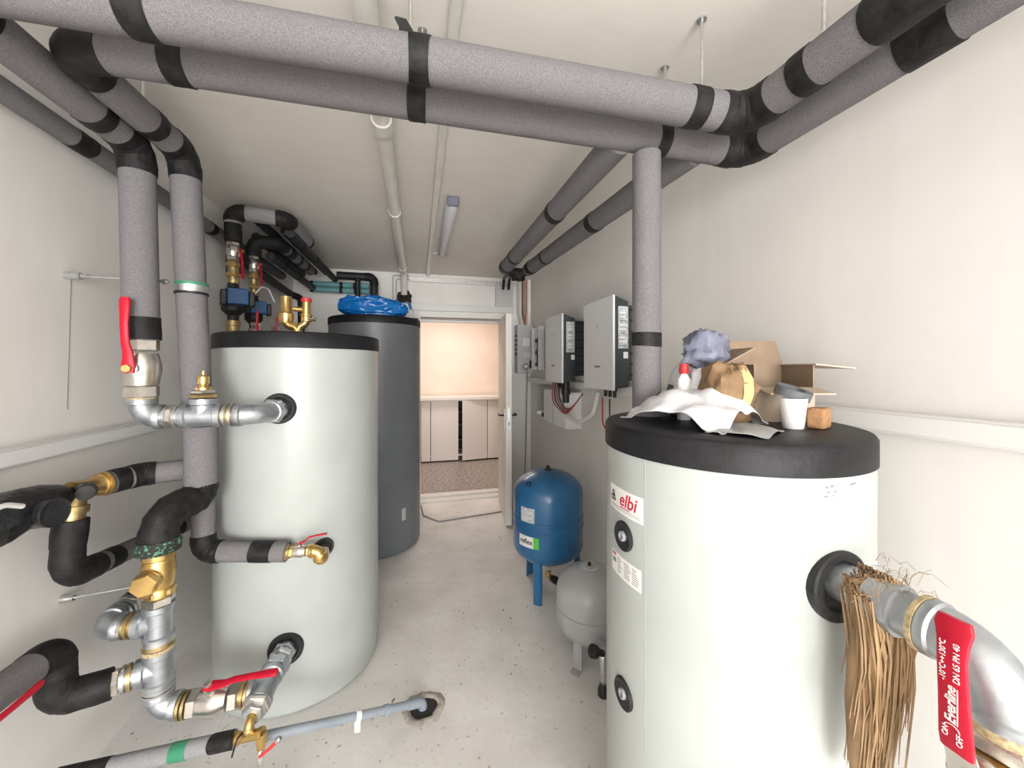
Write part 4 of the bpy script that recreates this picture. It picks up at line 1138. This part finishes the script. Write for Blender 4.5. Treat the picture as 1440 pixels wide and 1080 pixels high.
def pump_line(n, x, y, ztop, zpump, k, names):
    # black sleeve, nickel valve with red lever, brass unions, pump and foot
    zv = 2.275
    pipe_run('insulated_pipe', names[0], [(x, y, zv + .058), (x, y, ztop)], .046 * k, .05, m='tape_black', seed=70 + n)
    ball_valve(names[1], (x, y, zv), (0, 0, 1), .11, .030 * k, (1, -.35, 0), (0, -.05, -1), .17 * k, rise=.0)
    t = thing('brass_union', names[2], 'pipe fitting', (x, y, zpump + .10))
    z = zpump + .095; top = zv - .056; h = top - z
    MB().lathe((x, y, z), (0, 0, 1), [(0, .022 * k), (0, .031 * k), (h * .14, .033 * k), (h * .16, .027 * k), (h * .28, .027 * k), (h * .30, .034 * k), (h * .46, .034 * k), (h * .5, .028 * k), (h * .7, .028 * k), (h * .74, .034 * k), (h * .9, .034 * k), (h, .028 * k)], 20).build('body', 'brass_dull', t)
    hexnut(t, (x, y, z + h * .38), (0, 0, 1), .039 * k, h * .13, 'brass')
    hexnut(t, (x, y, z + h * .82), (0, 0, 1), .039 * k, h * .13, 'brass')
    t = thing('circulation_pump', names[3], 'pump', (x, y, zpump - .12))
    MB().lathe((x, y, zpump - .13), (0, 0, 1), [(0, .03 * k), (.03, .03 * k), (.06, .060 * k), (.17, .060 * k), (.20, .030 * k), (.232, .030 * k)], 22).build('volute', 'rubber_black', t)
    dq = V((.45, -.89, 0)).normalized(); sd = V((-dq.y, dq.x, 0))
    MB().lathe(V((x, y, zpump)) - dq * .02, dq, [(0, .055 * k), (.06, .058 * k), (.065, .05 * k), (.1, .05 * k)], 24).build('motor', 'rubber_black', t)
    R = Matrix(((dq.x, sd.x, 0), (dq.y, sd.y, 0), (0, 0, 1)))
    MB().box(V((x, y, zpump + .005)) + dq * .085 + sd * .015, (.07 * k, .105 * k, .094 * k), R).build('control_head', 'pump_blue', t, bevel=.006)
    for q in (-1, 1):
        MB().box(V((x, y, zpump - .005)) + dq * .075 + sd * (.015 + q * .068 * k), (.075 * k, .032 * k, .090 * k), R).build('side_cover', 'black_plastic', t, bevel=.008)
    t = thing('brass_coupling', names[4], 'pipe fitting', (x, y, zpump - .27))
    MB().lathe((x, y, zpump - .13), (0, 0, -1), [(0, .03 * k), (0, .036 * k), (.03, .038 * k), (.034, .032 * k), (.06, .034 * k), (.064, .040 * k), (.10, .042 * k), (.40, .03 * k)], 20).build('body', 'brass_dull', t)
pump_line(0, -1.09, 2.66, 2.44, 1.985, 1.0, ('black sleeve above the first pump valve, nearest the camera', 'ball valve with red lever above the first pump', 'stacked brass unions above the first pump', 'blue and black circulation pump nearer the camera', 'brass coupling under the first pump'))
pump_line(1, -1.09, 2.96, 2.375, 1.965, .88, ('black sleeve above the second pump valve, farther from the camera', 'ball valve with red lever above the second pump', 'stacked brass unions above the second pump', 'blue and black circulation pump farther from the camera', 'brass coupling under the second pump'))
tag(MB().tube(smooth_path([(-1.03, 2.78, 2.03), (-1.0, 2.84, 2.10), (-.98, 2.90, 2.10), (-.96, 2.95, 2.02)], .03), .005, 8).build('cable_loop', 'cable_white'), 'white cable arching over the farther pump', 'cable')
_v1 = ball_valve('ball valve with red lever standing behind the pale tank lid', (-1.02, 2.80, 1.80), (0, 0, 1), .12, .026, (.5, -1, 0), (0, .05, 1), .13, rise=.0)
_v2 = ball_valve('ball valve with red lever, farthest behind the pale tank lid', (-.98, 3.02, 1.80), (0, 0, 1), .12, .024, (.5, -1, 0), (0, .05, 1), .12, rise=.0)

for _v, x, y in ((_v1, -1.02, 2.80), (_v2, -.98, 3.02)): MB().tube([(x, y, 0), (x, y, 1.745)], .017, 14).build('feed_pipe', 'zinc', _v)
# black ceiling pipes over the pumps
pipe_run('insulated_pipe', 'grey and black pipe hugging the ceiling above the first pump', [(-1.09, 2.66, 2.44), (-1.09, 2.66, 2.515), (-.815, 2.72, 2.515), (-.815, 3.20, 2.515)], .046, [.05, .06], m='foam_light', elbow_k=1.1, over=.012, bands=[(2, .40, .03)], seed=81)
pipe_run('insulated_pipe', 'grey and black pipe under the ceiling above the second pump', [(-1.09, 2.96, 2.38), (-1.09, 2.96, 2.43), (-.94, 2.97, 2.43), (-.935, 3.75, 2.43)], .040, [.05, .05], m='foam_grey', elbow_k=1.12, over=.05, bands=[(2, .16, .10), (2, .36, .05), (2, .55, .05)], seed=85)
for k, (x, z, y0, y1, lab) in enumerate(((-.815, 2.45, 2.78, 4.16, 'black ceiling pipe on the left, nearest the room centre'), (-.895, 2.515, 2.95, 4.16, 'black ceiling pipe on the left, second from the room centre'),
                                         (-1.00, 2.515, 2.80, 4.16, 'black ceiling pipe on the left, second from the wall'), (-1.02, 2.36, 3.05, 4.16, 'black ceiling pipe on the left, lowest of the bundle'), (-1.11, 2.49, 3.05, 4.16, 'black ceiling pipe on the left, against the wall'))):
    pipe_run('ceiling_pipe', lab, [(x, y0, z), (x, y1, z)], .030, .04, m='rubber_black', group='black pipes under the ceiling on the left',
             bands=[(0, .25, .06, 'tape_black'), (0, .62, .05, 'tape_black')], seed=90 + k, part='sleeve')
pipe_run('ceiling_pipe', 'sloping black pipe along the left wall below the ceiling bundle', [(-1.17, 2.86, 2.30), (-1.17, 4.05, 2.26), (-1.12, 4.16, 2.25), (-1.12, 4.16, 1.6)], .030, [.06, .05], m='rubber_black', seed=99, part='sleeve')
tag(MB().box((-1.215, 2.98, 2.29), (.09, .035, .16)).build('pipe_support', 'rubber_black', None, bevel=.004), 'black pipe support on the left wall behind the pumps', 'bracket')

# turquoise insulated pipes at the far end, with black elbows behind them
for k, z in enumerate((2.418, 2.362)):
    pipe_run('turquoise_pipe', ('upper turquoise insulated pipe at the far end wall', 'lower turquoise insulated pipe at the far end wall')[k], [(-1.06, 4.26, z), (-.50, 4.26, z)], .0275, .03, m='turquoise_foam', bands=[(0, .012, .03), (0, .29, .03), (0, .43, .045)], seed=110 + k, group='turquoise pipes at the far wall')
pipe_run('ceiling_pipe', 'black pipe arching over the turquoise pipes at the far wall', [(-.80, 4.20, 2.50), (-.445, 4.20, 2.50), (-.445, 4.20, 2.04)], .040, [.06], m='rubber_black', seed=120, part='sleeve')
pipe_run('ceiling_pipe', 'black vertical pipe in front of the turquoise pipes', [(-.60, 4.165, 2.47), (-.60, 4.165, 2.06)], .026, [.06], m='rubber_black', seed=123, part='sleeve')

# blue plastic bag on the dark tank
def bag():
    c = V((-.375, 3.52, 2.0)); b = MB(); n = 72; rows = []
    for j in range(1, 40):
        th = PI * j / 40; i0 = len(b.v); rows.append(i0)
        for k in range(n):
            ph = 2 * PI * k / n
            p = V((math.cos(th), math.sin(th) * math.cos(ph), math.sin(th) * math.sin(ph)))
            q = V((p.x * 2.2, p.y * 2.6, p.z * 2.6)) + V((3, 1, 2))
            f = 1 + .26 * noise.noise(q) + .22 * abs(noise.noise(q * 2.6)) - .22 * abs(noise.noise(q * 4.3)) + .10 * noise.noise(q * 9)
            sx = .285; taper = 1 - .32 * max(0, p.x) ** 2 * 1.0
            e = lambda v, pw: math.copysign(abs(v) ** pw, v)
            z = e(p.z, .55) * .085 * f * taper
            b.v.append(c + V((e(p.x, .8) * sx * (1 + .06 * noise.noise(q * 2)), e(p.y, .7) * .13 * f, max(.004, .085 + z - .012 * p.x))))
    for a, d in zip(rows, rows[1:]): b.bridge(a, d, n)
    b.f.append(tuple(rows[0] + k for k in reversed(range(n)))); b.f.append(tuple(rows[-1] + k for k in range(n)))
    return b
t = thing('plastic_bag', 'crumpled blue plastic bag lying on the dark tank lid', 'bag', (-.375, 3.52, 2.0))
bag().build('bag_body', 'bag_blue', t, angle=75)
strip([(-.13, 3.45, 2.10), (-.10, 3.44, 2.135), (-.075, 3.445, 2.12), (-.062, 3.45, 2.075)], [.10, .085, .07, .05], (.3, 1, .3), .012).build('knotted_end', 'bag_blue', t, angle=70)
tag(MB().box((-.05, 3.66, 2.012), (.10, .05, .022)).build('door_wedge', 'print_black', None, bevel=.004), 'small black strip lying by the blue bag', 'strip')

# ------------------------------------------------------------------ right foreground: elbow, valve, hemp
t = thing('steel_elbow', 'large galvanised elbow leaving the front right tank', 'pipe fitting', (.865, .40, 1.05))
nipple(t, (.865, .64, 1.128), (.865, .49, 1.128), .040, 'galvanised')
MB().lathe((.865, .560, 1.128), (0, -1, 0), [(0, .04), (0, .047), (.045, .047), (.047, .04)], 28).build('socket', 'galvanised', t)
MB().lathe((.865, .488, 1.128), (0, -1, 0), [(0, .042), (.002, .049), (.010, .049), (.012, .042)], 28).build('hemp_seal', 'hemp_seal', t)
elbow90(t, (.865, .390, 1.128), (0, -1, 0), (0, 0, -1), .044, .084, cw=.016, collar=1.1)
MB().lathe((.865, .390, 1.045), (0, 0, -1), [(0, .042), (.0, .047), (.008, .049), (.018, .046), (.02, .04)], 28).build('hemp_seal', 'hemp_seal', t)
hexnut(t, (.865, .388, 1.014), (0, 0, 1), .052, .026, 'nickel', 'hex_nut', .2)
MB().lathe((.865, .388, 1.000), (0, 0, -1), [(0, .044), (0, .053), (.005, .053), (.005, .044)], 28).build('brass_ring', 'brass', t)
vt = thing('ball_valve', 'front right ball valve with wide lettered red lever', 'valve', (.865, .385, .86))
MB().lathe((.865, .385, .985), (0, 0, -1), [(0, .044), (.0, .051), (.012, .052), (.02, .058), (.05, .064), (.09, .058), (.1, .052), (.14, .052), (.14, .04)], 32).build('body', 'nickel', vt)
LX = .756
MB().lathe((.825, .385, .972), (-1, 0, 0), [(0, .024), (.035, .024), (.037, .015), (.062, .014)], 20).build('stem', 'nickel', vt)
MB().lathe((.812, .385, .972), (-1, 0, 0), [(0, .030), (.006, .032), (.018, .032), (.022, .028)], 24).build('packing_ring', 'nickel', vt)
strip([(LX + .018, .385, .945), (LX + .016, .385, .985), (LX + .006, .386, 1.02), (LX, .387, 1.04)], [.034, .040, .036, .032], (0, 1, 0), .005).build('lever_arm', 'nickel', vt)
lv = strip([(LX + .002, .387, 1.022), (LX - .001, .387, 1.040), (LX - .004, .388, 1.10), (LX - .006, .389, 1.155), (LX - .002, .390, 1.178), (LX + .002, .391, 1.200), (LX + .004, .391, 1.213)], [.036, .037, .033, .032, .034, .042, .036], (0, 1, 0), .010).build('lever', 'lever_red', vt, angle=50, bevel=.001)
hexnut(vt, (LX + .004, .385, .968), (-1, 0, 0), .014, .014, 'brass', 'lever_nut')
MB().lathe((.845, .365, .925), (-1, -.4, 0), [(0, .022), (.02, .022), (.026, .014), (.026, 0)], 18).build('green_plug', 'green_tape', vt)
def fl(y, z): return on_plane((LX - .0105, y, z), (0, 0, 1), (0, 1, 0))
def fl2(y, z, dx): return on_plane((LX + dx, y, z), (0, 0, 1), (0, 1, 0))
# lettering runs up the lever, seen from the room (facing -x)
place_text(lv, 'Everline', .0165, 'print_white', fl2(.3885, 1.092, -.0098), shear=.2, bold=.0003)
place_text(lv, '-10°C÷+130°C', .0095, 'print_white', fl2(.3965, 1.152, -.0112))
place_text(lv, 'DN 65 PN 40', .0100, 'print_white', fl2(.3815, 1.155, -.0112))
place_text(lv, 'ON', .0095, 'print_white', on_plane((LX - .0078, .3955, 1.049), (0, 0, 1), (0, 1, 0)))
place_text(lv, 'OFF', .0095, 'print_white', on_plane((LX - .0078, .3800, 1.045), (0, 0, 1), (0, 1, 0)))
MB().box((LX - .0096, .3815, 1.092), (.0008, .0012, .052)).build('underline', 'print_white', lv, smooth=False)
b = MB()
arc = [V((LX - .0088, .388 + .0085 * math.cos(a), 1.056 + .007 * math.sin(a))) for a in [PI * k / 8 for k in range(9)]]
b.tube(arc, .0007, 6).build('arrow_arc', 'print_white', lv)

# hank of plumbing hemp hung on the tank nozzle
def hemp():
    b = MB(); rg = random.Random(21)
    for k in range(420):
        a = rg.uniform(-1, 1); back = rg.random()
        x0 = .865 + a * .052; y0 = .585 - back * .05 + rg.uniform(-.01, .01); z0 = 1.175 + .01 * math.cos(a * 2) - abs(a) * .03
        lobe = -1 if rg.random() < .62 else 1
        L = rg.uniform(.18, .42) if lobe < 0 else rg.uniform(.10, .30)
        xe = x0 * .25 + (.842 if lobe < 0 else .915) * .75 + rg.uniform(-.022, .022)
        pts = []
        for q in range(6):
            s = q / 5
            pts.append(V((x0 + (xe - x0) * s ** .7 + .006 * noise.noise(V((k * .3, s * 4, 1))), y0 - .012 * math.sin(s * PI) + .006 * noise.noise(V((k * .7, s * 4, 5))), z0 - L * s)))
        b.tube(pts, [.0017, .0022, .0022, .0020, .0016, .0007], 4, caps=False)
    for k in range(60):   # stray hairs
        a = rg.uniform(0, 2 * PI); p = V((.865 + rg.uniform(-.07, .07), .56 + rg.uniform(-.06, .03), 1.175 + rg.uniform(-.02, .02)))
        d = V((rg.uniform(-1, 1), rg.uniform(-.6, .2), rg.uniform(-.6, .5))) * .05
        b.tube([p, p + d * .5 + V((0, 0, .01)), p + d], .0005, 3, caps=False)
    return b
o = hemp().build('hemp_tow', 'hemp_fibre', None, angle=80, recalc=False)
o['kind'] = 'stuff'
tag(o, 'tan hank of plumbing hemp hanging from the front tank nozzle', 'hemp')
core = MB()
core.tube([(.862, .575, 1.16), (.852, .565, 1.05), (.842, .565, .93), (.838, .568, .82), (.838, .57, .76)], [.035, .030, .026, .022, .010], 14, jit=.15, seed=4)
tag(core.build('paper_wad', 'kraft_paper', None, angle=80), 'twisted brown paper wad inside the hanging hemp', 'paper')

# ------------------------------------------------------------------ clutter on the front tank lid
LZ = 1.415
crumple('plastic_sheet', 'crumpled clear white plastic sheet at the left of the tank lid heap', 'plastic sheet', (.775, .965, LZ), .26, .30, .03, 'plastic_film', 3, .3, .085)
crumple('plastic_wrap', 'crumpled white plastic wrap behind the cardboard on the tank lid', 'plastic sheet', (.925, 1.125, LZ), .19, .19, .04, 'plastic_film', 8, .1, .20)
tag(lump('kraft_paper_bag', (.865, .93, LZ + .085), (.075, .07, .092), 'kraft_paper', 5, .35, 1.8), 'scrunched brown paper bag in the middle of the tank lid', 'paper bag')
tag(strip([(.862, .868, LZ + .04), (.866, .855, LZ + .09), (.870, .860, LZ + .13), (.874, .885, LZ + .165)], [.02, .026, .026, .02], (1, -.3, 0), .004).build('masking_strip', 'masking_yellow'), 'yellowish strip of tape stuck on the brown paper bag', 'tape')
tag(lump('work_rag', (.865, 1.02, LZ + .215), (.062, .055, .058), 'rag_blue', 11, .5, 2.0), 'grey blue rag bundled on top of the lid heap', 'rag')
tag(lump('rag_pad', (.865, 1.02, LZ + .085), (.06, .055, .083), 'plastic_film', 14, .25, 2.0), 'white wrapped bundle under the grey blue rag', 'bundle')
t = thing('sealant_bottle', 'small bottle with red cap at the left of the brown bag', 'bottle', (.80, 1.015, LZ + .06))
MB().lathe((.80, 1.03, LZ), (0, 0, 1), [(0, .018), (.004, .020), (.125, .020), (.138, .010), (.145, .010)], 18).build('bottle_body', 'plastic_white', t)
MB().lathe((.80, 1.03, LZ + .142), (0, 0, 1), [(0, .014), (.002, .015), (.030, .013), (.032, 0)], 18).build('cap', 'cap_red', t)
t = thing('cardboard_box', 'torn open brown cardboard box at the right of the lid heap', 'box', (1.075, .985, LZ))
Rz = Matrix.Rotation(rad(-18), 3, 'Z')
def cb(c, s, tilt=0, ax='X', m='cardboard', name='panel'):
    R = Rz @ Matrix.Rotation(rad(tilt), 3, ax)
    MB().box(V((1.075, .985, LZ)) + Rz @ V(c), s, R).build(name, m, t, smooth=False)
cb((0, .075, .085), (.17, .004, .17), 0); cb((-.083, .0, .085), (.004, .15, .17)); cb((.083, 0, .085), (.004, .15, .17)); cb((0, -.075, .05), (.17, .004, .10), 0, 'X', 'cardboard_pale'); cb((0, 0, .004), (.166, .15, .004))
cb((0, .095, .21), (.17, .004, .09), -25, 'X', 'cardboard', 'flap'); cb((-.125, 0, .195), (.10, .15, .004), -30, 'Y', 'cardboard', 'flap'); cb((.13, -.02, .165), (.11, .15, .004), 6, 'Y', 'cardboard_pale', 'flap'); cb((.0, -.115, .095), (.17, .09, .004), 8, 'X', 'cardboard_pale', 'flap')
t = thing('tape_roll', 'dark grey roll of tape in front of the cardboard box', 'tape roll', (.985, .80, LZ))
MB().lathe((.985, .835, LZ + .083), (.15, -.35, 1), [(0, .026), (0, .043), (.024, .043), (.024, .026), (0, .026)], 28, False, False).build('roll', 'grey_tape_roll', t)
tag(MB().lathe((.968, .815, LZ), (0, 0, 1), [(0, .022), (.003, .024), (.078, .032), (.080, .032), (.080, .029), (.01, .022), (.01, 0)], 24).build('paper_cup', 'plastic_white'), 'white cup standing at the front of the tank lid', 'cup')
tag(MB().box((1.035, .80, LZ + .028), (.06, .042, .054), Matrix.Rotation(.4, 3, 'Z')).build('sponge', 'sponge_orange', None, bevel=.006), 'orange brown sponge block beside the white cup', 'sponge')
crumple('plastic_scrap', 'flat grey scrap of film at the front edge of the tank lid', 'plastic sheet', (.80, .80, LZ), .17, .13, .010, 'vessel_grey', 12, .5, .015, 14, 14)

# ------------------------------------------------------------------ crumbs on the floor
rg = random.Random(77)
b = MB()
for k in range(240):
    x = rg.uniform(-.2, .75) if k < 150 else rg.uniform(-1.2, -.3); y = rg.uniform(1.3, 4.2) if k < 150 else rg.uniform(1.35, 2.0)
    if (x + .61) ** 2 + (y - 2.29) ** 2 < .17 or (x + .374) ** 2 + (y - 3.658) ** 2 < .17 or (x - .88) ** 2 + (y - .96) ** 2 < .14: continue
    s = rg.uniform(.002, .006)
    b.box((x, y, s * .5), (s * rg.uniform(.8, 2.2), s, s), Matrix.Rotation(rg.uniform(0, 3), 3, 'Z'))
o = b.build('crumbs', 'debris', None, smooth=False)
o['kind'] = 'stuff'
tag(o, 'crumbs of mortar and dirt scattered over the screed', 'debris')
tag(MB().tube([(-.90 + .045 * math.cos(a), 2.02 + .045 * math.sin(a), .012 + .012 * math.sin(a * .5)) for a in [k * .42 for k in range(13)]], .006, 8).build('rubber_ring', 'rubber_black'), 'black rubber ring lying on the floor by the pale tank', 'ring')
